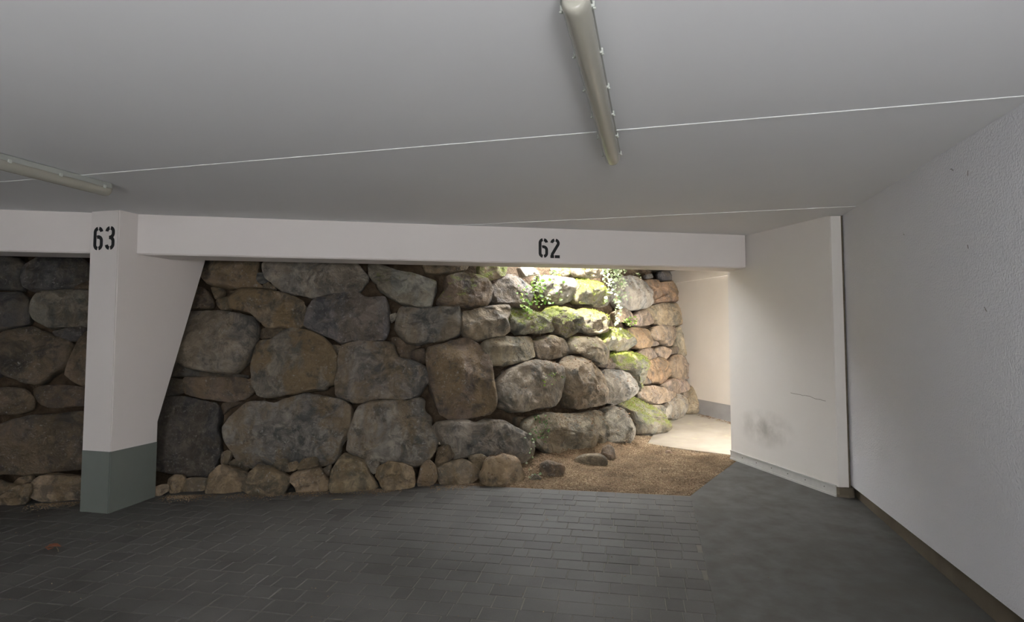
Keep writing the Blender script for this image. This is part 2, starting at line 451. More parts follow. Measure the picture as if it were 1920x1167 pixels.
STONES = [
((-2.833,5.734,2.045),-0.04,0.217,'ochre',0,0.7,0,[(-0.293,0.151),(-0.006,0.165),(0.252,0.141),(0.275,-0.011),(0.26,-0.093),(0.331,-0.152),(0.209,-0.164),(0.035,-0.172),(-0.192,-0.132),(-0.272,-0.058),(-0.306,0.024)]),
((-1.986,5.768,2.005),-0.087,0.217,'pale',0,0.2,0,[(-0.501,0.142),(-0.136,0.197),(0.34,0.19),(0.523,-0.014),(0.429,-0.154),(0.243,-0.18),(0.069,-0.212),(-0.046,-0.225),(-0.177,-0.182),(-0.282,-0.171),(-0.392,-0.097),(-0.486,-0.022),(-0.517,0.065)]),
((-2.514,5.734,1.988),-0.04,0.217,'dark',0,0.3,0,[(-0.049,0.047),(0.032,0.06),(0.059,-0.035),(0.009,-0.06),(-0.052,-0.035)]),
((-2.441,5.717,1.898),-0.04,0.217,'brown',0,0.3,0,[(-0.062,0.013),(-0.025,0.057),(0.063,0.001),(0.067,-0.036),(-0.039,-0.037)]),
((-2.39,5.671,1.681),-0.048,0.217,'ochre',0,0.9,0,[(-0.394,0.123),(-0.31,0.197),(-0.17,0.198),(-0.004,0.173),(0.164,0.13),(0.31,0.063),(0.359,-0.035),(0.343,-0.181),(0.276,-0.217),(0.136,-0.193),(-0.013,-0.199),(-0.087,-0.145),(-0.188,-0.06),(-0.378,-0.012),(-0.404,0.061)]),
((-1.622,5.714,1.583),-0.111,0.217,'blue',0,0.25,0,[(-0.415,-0.044),(-0.405,0.066),(-0.356,0.189),(-0.23,0.221),(-0.069,0.263),(0.079,0.248),(0.164,0.198),(0.329,0.212),(0.369,0.156),(0.392,-0.079),(0.349,-0.201),(0.298,-0.239),(0.102,-0.239),(-0.069,-0.254),(-0.164,-0.2),(-0.264,-0.17),(-0.346,-0.134),(-0.406,-0.092)]),
((-3.136,5.663,1.771),-0.166,0.217,'brown',0,0.3,0,[(-0.117,0.115),(0.014,0.123),(0.107,0.08),(0.166,-0.018),(0.156,-0.079),(0.037,-0.104),(-0.148,-0.1)]),
((-2.931,5.685,1.838),-0.103,0.217,'ochre',0,0.3,0,[(-0.068,0.048),(0.052,0.037),(0.063,-0.013),(-0.015,-0.069),(-0.037,-0.026)]),
((-2.85,5.664,1.726),-0.04,0.217,'ochre',0,0.3,0,[(-0.081,0.028),(0.039,0.089),(0.061,0.003),(0.058,-0.064),(-0.01,-0.076),(-0.061,-0.033)]),
((-2.909,5.58,1.354),-0.103,0.217,'grey',0,0.3,0,[(-0.269,0.298),(-0.102,0.301),(0.079,0.292),(0.238,0.276),(0.367,0.227),(0.42,0.143),(0.412,0.047),(0.386,-0.095),(0.342,-0.212),(0.272,-0.293),(0.188,-0.327),(0.055,-0.309),(-0.121,-0.296),(-0.235,-0.243),(-0.315,-0.209),(-0.406,-0.093),(-0.419,0.095),(-0.361,0.238)]),
((-3.072,5.509,1.057),-0.103,0.217,'dark',0,0.3,0,[(-0.287,0.06),(-0.151,0.088),(-0.07,0.048),(0.22,-0.012),(0.485,-0.025),(0.51,-0.054),(0.049,-0.039),(-0.253,-0.037)]),
((-2.391,5.697,1.438),-0.048,0.217,'brown',0,0.3,0,[(-0.088,0.045),(0.108,0.058),(0.134,0.033),(0.061,-0.052),(-0.089,-0.063),(-0.118,-0.003)]),
((-2.113,5.562,1.13),-0.079,0.217,'grey',0,0.75,0,[(-0.373,0.182),(-0.333,0.234),(-0.222,0.252),(-0.138,0.323),(-0.049,0.353),(0.123,0.335),(0.242,0.276),(0.352,0.18),(0.415,0.074),(0.423,-0.055),(0.398,-0.193),(0.344,-0.224),(0.324,-0.258),(0.091,-0.268),(-0.05,-0.3),(-0.203,-0.321),(-0.293,-0.298),(-0.343,-0.23),(-0.374,-0.139),(-0.398,-0.016),(-0.388,0.111)]),
((-2.801,5.486,0.908),-0.04,0.217,'brown',0,0.3,0,[(-0.325,0.078),(-0.295,0.106),(-0.038,0.105),(0.232,0.093),(0.307,0.019),(0.325,-0.038),(0.254,-0.1),(0.167,-0.122),(0.033,-0.11),(-0.157,-0.092),(-0.296,-0.047)]),
((-3.254,5.45,0.921),-0.166,0.217,'dark',0,0.3,0,[(-0.117,0.08),(0.124,0.071),(0.136,-0.048),(-0.005,-0.084),(-0.119,-0.077)]),
((-2.508,5.51,0.965),-0.04,0.217,'ochre',0,0.3,0,[(-0.038,0.017),(0.016,0.04),(0.033,-0.017),(0.014,-0.04),(-0.028,-0.017)]),
((-3.056,5.381,0.469),-0.103,0.217,'dark',0,0.1,0,[(-0.287,0.328),(-0.144,0.365),(0.005,0.369),(0.095,0.335),(0.249,0.305),(0.306,0.232),(0.316,0.088),(0.328,-0.075),(0.335,-0.182),(0.304,-0.288),(0.26,-0.36),(0.157,-0.368),(0.03,-0.344),(-0.107,-0.32),(-0.247,-0.275),(-0.338,-0.062),(-0.348,0.153)]),
((-2.08,5.427,0.504),-0.087,0.217,'grey',0,0.6,0,[(-0.598,0.048),(-0.562,0.113),(-0.456,0.233),(-0.396,0.282),(-0.277,0.287),(-0.143,0.263),(-0.06,0.318),(0.091,0.356),(0.259,0.343),(0.429,0.302),(0.532,0.25),(0.564,0.177),(0.565,0.065),(0.537,-0.034),(0.477,-0.142),(0.462,-0.249),(0.4,-0.302),(0.293,-0.316),(0.12,-0.307),(-0.071,-0.324),(-0.252,-0.321),(-0.359,-0.308),(-0.451,-0.232),(-0.523,-0.146),(-0.576,-0.049)]),
((-2.726,5.548,0.723),-0.04,0.217,'brown',0,0.3,0,[(-0.068,-0.095),(0.023,-0.017),(0.129,0.039),(0.049,0.051),(-0.062,0.034)]),
((-2.646,5.356,0.287),-0.04,0.217,'ochre',0,0.3,0,[(-0.044,0.03),(0.006,0.067),(0.051,0.05),(0.037,-0.013),(0.002,-0.077),(-0.038,-0.055)]),
((-2.521,5.345,0.213),-0.04,0.217,'ochre',0,0.3,0,[(-0.099,0.019),(-0.045,0.061),(0.045,0.034),(0.084,-0.024),(0.056,-0.066),(-0.011,-0.045)]),
((-3.282,5.435,0.069),-0.166,0.0,'ochre',0,0.4,1,[(-0.059,0.013),(0.001,0.071),(0.058,0.041),(0.055,-0.025),(0.005,-0.061),(-0.051,-0.058)]),
((-3.079,5.092,0.055),-0.124,0.0,'ochre',0,0.4,1,[(-0.049,0.03),(0.048,0.048),(0.064,-0.004),(0.002,-0.043),(-0.052,-0.052)]),
((-3.002,5.18,0.09),-0.103,0.0,'ochre',0,0.4,1,[(-0.066,0.046),(-0.017,0.081),(0.054,0.063),(0.076,0.01),(0.038,-0.072),(-0.022,-0.086),(-0.064,-0.038)]),
((-2.866,5.224,0.064),-0.061,0.0,'ochre',0,0.4,1,[(-0.119,0.029),(-0.038,0.069),(0.119,0.051),(0.12,-0.007),(0.07,-0.069),(-0.044,-0.062),(-0.128,-0.034)]),
((-2.56,5.203,0.104),-0.04,0.0,'ochre',0,0.4,1,[(-0.167,-0.069),(-0.139,0.068),(-0.058,0.14),(0.132,0.086),(0.186,0.043),(0.146,-0.03),(0.148,-0.103),(0.001,-0.112),(-0.156,-0.105)]),
((-2.164,5.089,0.123),-0.064,0.0,'ochre',0,0.4,1,[(-0.189,-0.036),(-0.131,0.097),(-0.082,0.147),(0.021,0.125),(0.124,0.072),(0.191,0.03),(0.188,-0.042),(0.158,-0.093),(0.056,-0.112),(-0.045,-0.13),(-0.116,-0.098)]),
((-1.803,5.176,0.11),-0.111,0.0,'ochre',0,0.4,1,[(-0.188,0.04),(-0.117,0.09),(0.067,0.122),(0.131,0.042),(0.173,-0.022),(0.143,-0.084),(0.03,-0.112),(-0.093,-0.108),(-0.125,-0.034)]),
((-1.658,5.227,0.068),-0.111,0.217,'ochre',0,0.4,0,[(-0.027,0.043),(0.013,0.062),(0.025,-0.051),(-0.011,-0.06)]),
((-2.077,5.219,0.237),-0.079,0.217,'ochre',0,0.4,0,[(-0.095,-0.016),(-0.039,0.055),(0.033,0.065),(0.071,-0.008),(0.085,-0.05),(-0.008,-0.053)]),
((-1.971,5.229,0.233),-0.087,0.217,'ochre',0,0.4,0,[(-0.05,0.026),(0.022,0.04),(0.047,-0.017),(-0.013,-0.047)]),
((-1.849,5.246,0.247),-0.103,0.217,'ochre',0,0.4,0,[(-0.087,-0.022),(-0.05,0.04),(0.064,0.058),(0.089,-0.005),(0.05,-0.035),(-0.074,-0.058)]),
((-1.683,5.249,0.18),-0.111,0.217,'ochre',0,0.4,0,[(-0.047,0.012),(0.039,0.061),(0.034,-0.032),(0.004,-0.052),(-0.05,-0.019)]),
((-1.441,5.198,0.151),-0.117,0.0,'ochre',0,0.6,1,[(-0.18,-0.027),(-0.151,0.098),(-0.07,0.191),(0.024,0.157),(0.109,0.112),(0.162,0.026),(0.216,-0.06),(0.227,-0.102),(0.143,-0.131),(-0.013,-0.126),(-0.116,-0.144),(-0.168,-0.121)]),
((-1.047,5.219,0.146),-0.129,0.0,'ochre',0,0.6,1,[(-0.176,0.005),(-0.156,0.078),(-0.073,0.128),(0.064,0.113),(0.149,0.068),(0.171,-0.017),(0.161,-0.091),(0.056,-0.108),(-0.038,-0.137),(-0.101,-0.103),(-0.144,-0.038)]),
((-0.776,5.307,0.136),-0.154,0.0,'brown',0,0.6,1,[(-0.088,-0.042),(-0.057,0.075),(0.018,0.126),(0.083,0.07),(0.089,-0.017),(0.052,-0.08),(-0.023,-0.109),(-0.088,-0.095)]),
((-0.507,5.399,0.129),-0.17,0.0,'ochre',0,0.6,1,[(-0.185,0.055),(-0.065,0.11),(0.102,0.109),(0.203,0.017),(0.192,-0.048),(0.103,-0.099),(-0.03,-0.109),(-0.162,-0.087),(-0.184,-0.021)]),
((-0.089,5.371,0.147),-0.346,0.0,'straw',0,0.6,1,[(-0.212,-0.033),(-0.167,0.081),(-0.11,0.131),(0.03,0.153),(0.136,0.112),(0.183,0.021),(0.207,-0.069),(0.147,-0.141),(-0.04,-0.124),(-0.178,-0.09)]),
((-1.279,5.301,0.217),-0.12,0.217,'pale',0,0.3,0,[(-0.066,0.048),(0.063,0.039),(0.044,-0.039),(0.013,-0.069),(-0.053,-0.015)]),
((-0.635,5.438,0.293),-0.162,0.217,'brown',0,0.3,0,[(-0.086,-0.098),(-0.069,0.052),(0.015,0.104),(0.093,0.068),(0.092,0.003),(0.036,-0.07),(-0.053,-0.105)]),
((-0.308,5.479,0.224),-0.259,0.217,'ochre',0,0.3,0,[(-0.092,0.049),(0.023,0.065),(0.09,0.017),(0.064,-0.057),(-0.006,-0.075),(-0.083,-0.006)]),
((-0.666,5.527,0.401),-0.162,0.217,'grey',0,0.3,0,[(-0.051,0.016),(0.034,0.03),(0.056,-0.009),(-0.034,-0.034)]),
((-1.14,5.525,0.475),-0.129,0.217,'grey',0,0.6,0,[(-0.428,-0.146),(-0.409,-0.081),(-0.404,0.039),(-0.356,0.205),(-0.314,0.261),(-0.215,0.304),(-0.024,0.307),(0.135,0.316),(0.238,0.343),(0.296,0.296),(0.297,0.205),(0.367,0.135),(0.379,0.045),(0.42,-0.068),(0.409,-0.157),(0.37,-0.244),(0.292,-0.296),(0.204,-0.31),(0.092,-0.29),(-0.051,-0.275),(-0.227,-0.265),(-0.337,-0.224)]),
((-0.272,5.643,0.391),-0.346,0.217,'grey',0,0.2,0,[(-0.49,0.155),(-0.431,0.197),(-0.206,0.208),(-0.088,0.173),(0.035,0.19),(0.195,0.176),(0.327,0.099),(0.473,0.009),(0.517,-0.076),(0.481,-0.189),(0.362,-0.248),(0.254,-0.195),(0.036,-0.168),(-0.154,-0.143),(-0.308,-0.165),(-0.361,-0.074),(-0.449,0.02),(-0.492,0.1)]),
((-1.117,5.845,1.912),-0.133,0.217,'pale',0.25,0.3,0,[(-0.342,0.25),(-0.197,0.213),(-0.076,0.163),(0.07,0.127),(0.241,0.077),(0.333,0.04),(0.333,-0.05),(0.28,-0.203),(0.22,-0.222),(0.076,-0.204),(-0.02,-0.18),(-0.092,-0.142),(-0.249,-0.043),(-0.263,0.033),(-0.337,0.096),(-0.364,0.185)]),
((-0.479,5.936,1.869),-0.333,0.217,'brown',0.35,0.5,0,[(-0.207,0.147),(-0.092,0.19),(0.101,0.19),(0.229,0.135),(0.282,0.044),(0.268,-0.074),(0.211,-0.153),(0.018,-0.169),(-0.171,-0.165),(-0.293,-0.136),(-0.291,-0.098),(-0.225,0.018)]),
((-0.709,6.003,2.121),-0.204,0.217,'ochre',0,0.3,0,[(-0.212,0.037),(0.24,0.062),(0.2,-0.026),(-0.064,-0.065),(-0.2,-0.055)]),
((-0.212,6.115,2.1),-0.606,0.217,'ochre',0.7,0.3,0,[(-0.155,0.067),(0.184,0.091),(0.148,-0.047),(-0.029,-0.104),(-0.157,-0.065)]),
((-0.011,6.262,1.883),-0.81,0.217,'dark',0.1,0.3,0,[(-0.278,0.045),(-0.027,0.197),(0.143,0.182),(0.298,0.08),(0.304,-0.018),(0.18,-0.162),(0.043,-0.166),(-0.281,-0.138)]),
((-0.847,5.796,1.522),-0.154,0.217,'grey',0,0.4,0,[(-0.323,0.021),(-0.302,0.132),(-0.256,0.182),(-0.053,0.165),(0.104,0.185),(0.286,0.205),(0.317,0.173),(0.333,0.022),(0.32,-0.102),(0.224,-0.151),(0.009,-0.193),(-0.097,-0.211),(-0.202,-0.199),(-0.297,-0.114),(-0.334,-0.053)]),
((-0.279,5.929,1.542),-0.453,0.217,'beige',0,0.3,0,[(-0.248,0.101),(-0.162,0.121),(0.084,0.177),(0.279,0.187),(0.268,0.083),(0.235,0.03),(0.25,-0.098),(0.135,-0.149),(-0.069,-0.179),(-0.223,-0.148),(-0.27,-0.098)]),
((-1.2,5.764,1.595),-0.129,0.217,'pale',0,0.3,0,[(-0.036,0.019),(0.028,0.044),(0.035,-0.005),(-0.017,-0.055)]),
((-1.097,5.808,1.276),-0.133,0.217,'brown',0,0.3,0,[(-0.127,0.101),(-0.068,0.113),(0.064,0.039),(0.172,0.02),(0.077,-0.022),(0.067,-0.12),(-0.028,-0.101),(-0.077,-0.01)]),
((-0.938,5.774,1.204),-0.15,0.217,'brown',0,0.3,0,[(-0.074,0.052),(0.056,0.07),(0.069,-0.069),(-0.002,-0.063),(-0.067,-0.044)]),
((-1.316,5.626,1.032),-0.12,0.217,'grey',0,0.5,0,[(-0.349,0.281),(-0.202,0.316),(0.075,0.316),(0.145,0.291),(0.207,0.159),(0.336,0.123),(0.453,0.063),(0.495,-0.009),(0.49,-0.103),(0.422,-0.183),(0.4,-0.215),(0.252,-0.253),(0.081,-0.245),(-0.065,-0.26),(-0.131,-0.287),(-0.22,-0.28),(-0.38,-0.204),(-0.391,-0.101),(-0.38,-0.001),(-0.372,0.174)]),
((-0.51,5.731,0.968),-0.259,0.217,'brown',0,0.6,0,[(-0.326,0.332),(-0.152,0.368),(-0.03,0.416),(0.056,0.428),(0.177,0.366),(0.272,0.267),(0.315,0.131),(0.338,-0.05),(0.347,-0.119),(0.347,-0.238),(0.319,-0.319),(0.208,-0.361),(0.028,-0.395),(-0.124,-0.383),(-0.216,-0.334),(-0.249,-0.253),(-0.293,-0.137),(-0.325,0.0),(-0.346,0.142)]),
((-0.034,6.028,1.256),-0.755,0.217,'beige',0,0.2,0,[(-0.327,0.083),(-0.154,0.144),(0.049,0.143),(0.298,0.142),(0.368,0.128),(0.342,0.009),(0.35,-0.084),(0.168,-0.13),(-0.079,-0.158),(-0.258,-0.151),(-0.315,-0.027)]),
((-1.721,5.636,1.278),-0.111,0.217,'ochre',0,0.3,0,[(-0.052,0.041),(0.039,0.029),(0.026,-0.042),(-0.001,-0.054)]),
((0.534,6.83,1.965),-0.727,0.03,'pale',0.15,0.1,2,[(-0.064,0.148),(0.142,0.148),(0.313,0.129),(0.307,-0.019),(0.194,-0.156),(-0.036,-0.178),(-0.233,-0.115),(-0.306,0.021),(-0.263,0.135)]),
((0.964,7.159,1.929),-0.736,0.03,'mossy',0.7,0.3,2,[(-0.251,0.145),(-0.049,0.18),(0.182,0.141),(0.297,0.055),(0.34,-0.066),(0.262,-0.161),(-0.018,-0.147),(-0.219,-0.139),(-0.304,-0.091)]),
((0.967,7.238,2.205),-0.761,0.03,'beige',0.5,0.3,2,[(-0.275,0.037),(0.278,0.096),(0.245,-0.047),(-0.049,-0.082),(-0.257,-0.066)]),
((0.639,7.112,2.208),-0.708,0.03,'beige',0.6,0.3,2,[(-0.184,0.042),(0.177,0.069),(0.172,-0.037),(-0.022,-0.073),(-0.167,-0.045)]),
((0.186,6.555,2.137),-0.79,0.03,'pale',0,0.3,2,[(-0.147,0.037),(0.093,0.057),(0.173,-0.021),(0.009,-0.047),(-0.091,-0.068)]),
((0.173,6.362,1.558),-0.821,0.03,'mossy',0.5,0.3,2,[(-0.286,0.132),(-0.152,0.156),(0.066,0.142),(0.188,0.105),(0.335,0.054),(0.407,-0.042),(0.371,-0.111),(0.179,-0.131),(-0.142,-0.137),(-0.293,-0.099),(-0.318,0.016)]),
((0.602,6.776,1.572),-0.727,0.03,'mossy',0.6,0.3,2,[(-0.308,0.094),(-0.089,0.169),(0.2,0.134),(0.28,-0.009),(0.232,-0.125),(0.061,-0.196),(-0.101,-0.153),(-0.197,-0.07)]),
((0.975,7.067,1.568),-0.736,0.03,'mossy',0.5,0.3,2,[(-0.247,0.051),(-0.177,0.139),(-0.088,0.156),(0.184,0.119),(0.286,0.015),(0.22,-0.121),(0.033,-0.15),(-0.211,-0.121)]),
((0.437,6.529,1.267),-0.759,0.03,'beige',0.25,0.3,2,[(-0.272,0.074),(-0.137,0.113),(0.062,0.139),(0.245,0.083),(0.326,-0.016),(0.28,-0.098),(0.072,-0.12),(-0.203,-0.111),(-0.294,-0.03)]),
((0.932,6.941,1.23),-0.697,0.03,'beige',0.25,0.3,2,[(-0.339,0.064),(-0.215,0.147),(-0.049,0.16),(0.165,0.145),(0.291,0.026),(0.297,-0.092),(0.215,-0.178),(0.105,-0.21),(-0.061,-0.125),(-0.202,-0.05),(-0.322,-0.034)]),
((1.349,7.398,1.331),-0.899,0.03,'mossy',0.5,0.3,2,[(-0.426,-0.06),(-0.3,0.057),(-0.109,0.146),(0.148,0.147),(0.378,0.053),(0.422,-0.044),(0.226,-0.135),(-0.065,-0.112),(-0.222,-0.123)]),
((1.526,7.49,0.979),-0.927,0.03,'mossy',0.7,0.3,2,[(-0.404,0.171),(-0.028,0.206),(0.219,0.135),(0.321,0.02),(0.304,-0.17),(0.334,-0.252),(0.105,-0.313),(0.011,-0.151),(-0.119,-0.036),(-0.385,0.008),(-0.411,0.083)]),
((1.209,7.131,1.051),-0.811,0.03,'brown',0.2,0.3,2,[(-0.174,-0.024),(-0.041,0.073),(0.143,0.052),(0.109,-0.058),(-0.023,-0.067)]),
((0.181,6.142,0.866),-0.81,0.217,'grey',0,0.2,0,[(-0.461,0.061),(-0.292,0.193),(-0.087,0.264),(0.115,0.279),(0.405,0.23),(0.56,0.168),(0.563,0.089),(0.485,-0.016),(0.424,-0.15),(0.303,-0.246),(-0.014,-0.245),(-0.25,-0.257),(-0.433,-0.177),(-0.49,-0.075)]),
((0.804,6.734,0.84),-0.694,0.03,'beige',0.1,0.25,2,[(-0.342,0.209),(-0.184,0.313),(-0.024,0.317),(0.162,0.255),(0.327,0.117),(0.418,-0.053),(0.414,-0.152),(0.309,-0.259),(-0.048,-0.286),(-0.25,-0.261),(-0.311,-0.133),(-0.327,0.038)]),
((1.292,7.137,0.775),-0.811,0.03,'pale',0,0.2,2,[(-0.327,0.186),(-0.092,0.208),(0.247,0.157),(0.367,0.01),(0.358,-0.112),(0.129,-0.179),(-0.176,-0.211),(-0.305,-0.175),(-0.224,-0.034)]),
((0.592,6.29,0.35),-0.77,0.03,'beige',0,0.3,2,[(-0.619,0.115),(-0.537,0.189),(-0.284,0.233),(0.166,0.174),(0.616,0.177),(0.692,0.106),(0.617,-0.06),(0.625,-0.155),(0.569,-0.226),(0.197,-0.205),(0.007,-0.252),(-0.28,-0.209),(-0.404,-0.135),(-0.563,-0.002)]),
((1.228,6.844,0.283),-0.736,0.03,'grey',0,0.15,2,[(-0.224,0.169),(-0.014,0.261),(0.197,0.209),(0.243,0.057),(0.261,-0.109),(0.226,-0.236),(-0.04,-0.224),(-0.241,-0.158),(-0.258,0.0)]),
((1.626,7.398,0.362),-0.927,0.03,'mossy',0.45,0.3,2,[(-0.53,0.197),(-0.137,0.277),(0.144,0.164),(0.396,0.03),(0.513,-0.166),(0.457,-0.268),(-0.019,-0.219),(-0.257,-0.169),(-0.352,0.078)]),
((1.999,7.876,0.153),-1.012,0.03,'mossy',0.8,0.3,2,[(-0.123,0.103),(0.231,0.039),(0.218,-0.054),(-0.149,-0.093),(-0.194,0.004)]),
((1.623,7.299,0.088),-0.913,0.03,'pale',0.3,0.3,2,[(-0.309,0.079),(0.411,0.012),(0.447,-0.065),(0.029,-0.038),(-0.17,-0.059),(-0.319,-0.035)]),
((0.115,6.087,0.472),-0.81,0.217,'brown',0,0.3,0,[(-0.077,0.078),(0.133,0.055),(0.063,-0.053),(-0.013,-0.1),(-0.102,-0.033)]),
((1.757,8.255,2.002),-1.004,0.217,'pale',0.15,0.3,0,[(-0.418,0.203),(-0.079,0.259),(0.288,0.274),(0.579,0.228),(0.789,0.137),(0.815,-0.004),(0.681,-0.128),(0.33,-0.21),(-0.357,-0.261),(-0.626,-0.214),(-0.68,-0.125),(-0.562,0.087)]),
((2.224,8.963,2.133),-0.938,0.217,'rust',0,0.3,0,[(-0.231,0.12),(0.157,0.137),(0.226,0.045),(0.126,-0.131),(-0.144,-0.191),(-0.093,-0.048),(-0.202,0.016)]),
((2.61,9.456,2.099),-0.906,0.217,'rust',0,0.3,0,[(-0.354,0.144),(0.607,0.238),(0.621,0.119),(0.501,-0.085),(0.255,-0.148),(-0.252,-0.182),(-0.718,-0.213),(-0.732,-0.161),(-0.482,-0.101)]),
((2.661,9.623,2.392),-0.903,0.217,'dark',0,0.3,0,[(-0.37,0.042),(0.401,0.108),(0.413,-0.044),(-0.328,-0.099),(-0.411,-0.037)]),
((2.153,8.937,2.321),-0.938,0.217,'dark',0,0.3,0,[(-0.121,0.014),(0.097,0.044),(0.124,-0.014),(-0.095,-0.043)]),
((2.578,9.284,1.724),-0.914,0.217,'sand',0,0.3,0,[(-0.539,0.148),(0.085,0.198),(0.645,0.221),(0.645,0.052),(0.687,-0.102),(0.578,-0.167),(-0.428,-0.195),(-0.652,-0.145)]),
((2.134,8.702,1.751),-0.946,0.217,'sand',0,0.3,0,[(-0.186,0.048),(0.17,0.119),(0.097,-0.034),(0.045,-0.151),(-0.084,-0.073)]),
((1.872,8.283,1.633),-0.996,0.217,'pink',0,0.3,0,[(-0.401,0.029),(0.068,0.139),(0.274,0.124),(0.513,-0.006),(0.524,-0.041),(0.233,-0.089),(-0.202,-0.11),(-0.489,-0.076)]),
((1.487,7.689,1.665),-0.956,0.217,'pink',0,0.3,0,[(-0.194,0.051),(0.094,0.101),(0.256,0.03),(0.212,-0.055),(-0.154,-0.094),(-0.234,-0.031)]),
((1.788,8.043,1.369),-1.012,0.217,'rust',0,0.3,0,[(-0.44,0.114),(-0.15,0.14),(0.436,0.117),(0.524,0.01),(0.31,-0.147),(-0.192,-0.152),(-0.335,-0.083),(-0.454,0.016)]),
((2.338,8.851,1.411),-0.938,0.217,'pink',0,0.3,0,[(-0.418,0.093),(-0.167,0.131),(0.431,0.137),(0.428,-0.039),(0.181,-0.19),(-0.292,-0.09),(-0.477,-0.016)]),
((2.865,9.489,1.287),-0.903,0.217,'sand',0,0.3,0,[(-0.179,0.246),(0.181,0.249),(0.296,0.084),(0.283,-0.203),(-0.299,-0.225),(-0.264,0.008)]),
((2.115,8.5,1.275),-0.963,0.217,'pink',0,0.3,0,[(-0.111,0.035),(0.127,0.032),(0.168,-0.024),(-0.153,-0.036)]),
((1.886,8.096,1.123),-1.004,0.217,'pink',0,0.3,0,[(-0.373,0.022),(-0.14,0.079),(0.246,0.091),(0.396,-0.018),(0.415,-0.056),(-0.283,-0.085)]),
((2.267,8.654,1.136),-0.946,0.217,'pink',0,0.3,0,[(-0.289,0.059),(0.047,0.089),(0.305,0.028),(0.267,-0.034),(0.01,-0.11),(-0.226,-0.033)]),
((2.554,9.047,1.153),-0.926,0.217,'brown',0,0.3,0,[(-0.172,0.043),(0.215,0.051),(0.156,-0.046),(-0.186,-0.052)]),
((2.065,8.284,0.89),-0.987,0.217,'rust',0,0.3,0,[(-0.535,0.117),(0.196,0.18),(0.468,0.116),(0.634,0.015),(0.56,-0.09),(0.216,-0.188),(-0.232,-0.155),(-0.551,-0.035)]),
((2.656,9.087,0.888),-0.922,0.217,'pink',0,0.3,0,[(-0.501,0.102),(-0.076,0.205),(0.24,0.153),(0.603,0.072),(0.508,-0.075),(0.205,-0.19),(-0.184,-0.188),(-0.421,-0.103)]),
((2.953,9.508,1.027),-0.903,0.217,'sand',0,0.3,0,[(-0.243,0.027),(0.144,0.048),(0.117,-0.071),(-0.06,-0.03)]),
((2.505,8.785,0.622),-0.934,0.217,'pink',0,0.3,0,[(-0.519,0.063),(-0.13,0.119),(0.35,0.063),(0.573,-0.017),(0.425,-0.102),(0.019,-0.115),(-0.316,-0.057),(-0.507,0.018)]),
((2.004,8.054,0.567),-1.004,0.217,'pink',0,0.3,0,[(-0.641,0.079),(-0.403,0.152),(0.147,0.101),(0.56,0.03),(0.834,-0.07),(0.527,-0.146),(0.164,-0.131),(-0.242,-0.095),(-0.609,0.01)]),
((2.89,9.2,0.375),-0.906,0.217,'sand',0,0.3,0,[(-0.29,-0.01),(-0.064,0.226),(0.246,0.228),(0.408,0.157),(0.247,-0.094),(0.073,-0.189),(-0.168,-0.226),(-0.395,-0.185)]),
((2.425,8.565,0.317),-0.938,0.217,'beige',0,0.3,0,[(-0.44,-0.003),(-0.259,0.108),(0.157,0.189),(0.417,0.119),(0.415,-0.021),(0.249,-0.141),(-0.028,-0.175),(-0.416,-0.092)]),
((2.003,7.964,0.352),-1.012,0.217,'beige',0,0.3,0,[(-0.265,0.108),(0.137,0.064),(0.312,-0.012),(0.192,-0.112),(-0.135,-0.07),(-0.269,0.041)]),
((2.698,8.991,0.473),-0.926,0.217,'brown',0,0.3,0,[(-0.128,0.041),(0.202,0.077),(-0.048,-0.107),(-0.102,-0.055)]),
((1.819,7.85,0.779),-1.012,0.217,'brown',0,0.3,0,[(-0.145,0.044),(0.028,0.06),(0.207,-0.051),(-0.12,-0.039)]),
((-4.407,5.49,2.009),-0.134,0.217,'dark',0,0.2,0,[(-0.276,-0.006),(-0.25,0.079),(-0.1,0.179),(0.163,0.184),(0.251,0.099),(0.282,-0.034),(0.193,-0.138),(0.042,-0.169),(-0.131,-0.189),(-0.222,-0.136)]),  # left bay: some boulders tinted darker to stand for weaker light there
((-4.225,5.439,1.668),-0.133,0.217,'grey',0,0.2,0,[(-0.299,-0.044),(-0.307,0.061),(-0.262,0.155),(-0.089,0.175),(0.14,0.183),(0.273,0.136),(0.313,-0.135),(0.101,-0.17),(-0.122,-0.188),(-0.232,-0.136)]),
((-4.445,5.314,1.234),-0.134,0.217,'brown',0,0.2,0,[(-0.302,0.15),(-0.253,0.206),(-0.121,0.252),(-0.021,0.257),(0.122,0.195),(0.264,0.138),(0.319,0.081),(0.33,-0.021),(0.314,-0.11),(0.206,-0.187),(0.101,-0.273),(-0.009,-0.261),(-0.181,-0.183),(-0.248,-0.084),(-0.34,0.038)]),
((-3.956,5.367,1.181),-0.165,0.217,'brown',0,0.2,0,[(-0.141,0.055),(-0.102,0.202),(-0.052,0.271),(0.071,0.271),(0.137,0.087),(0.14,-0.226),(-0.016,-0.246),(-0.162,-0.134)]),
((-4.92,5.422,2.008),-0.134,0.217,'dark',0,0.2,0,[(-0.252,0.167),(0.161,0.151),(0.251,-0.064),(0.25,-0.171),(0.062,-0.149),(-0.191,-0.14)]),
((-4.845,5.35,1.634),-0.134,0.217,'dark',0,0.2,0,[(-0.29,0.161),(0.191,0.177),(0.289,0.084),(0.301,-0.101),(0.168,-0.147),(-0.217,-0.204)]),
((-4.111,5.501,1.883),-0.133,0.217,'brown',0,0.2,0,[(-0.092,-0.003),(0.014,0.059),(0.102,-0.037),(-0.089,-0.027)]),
((-4.161,5.394,1.428),-0.133,0.217,'dark',0,0.2,0,[(-0.152,0.018),(0.095,0.076),(0.111,-0.028),(0.016,-0.073),(-0.092,-0.039)]),
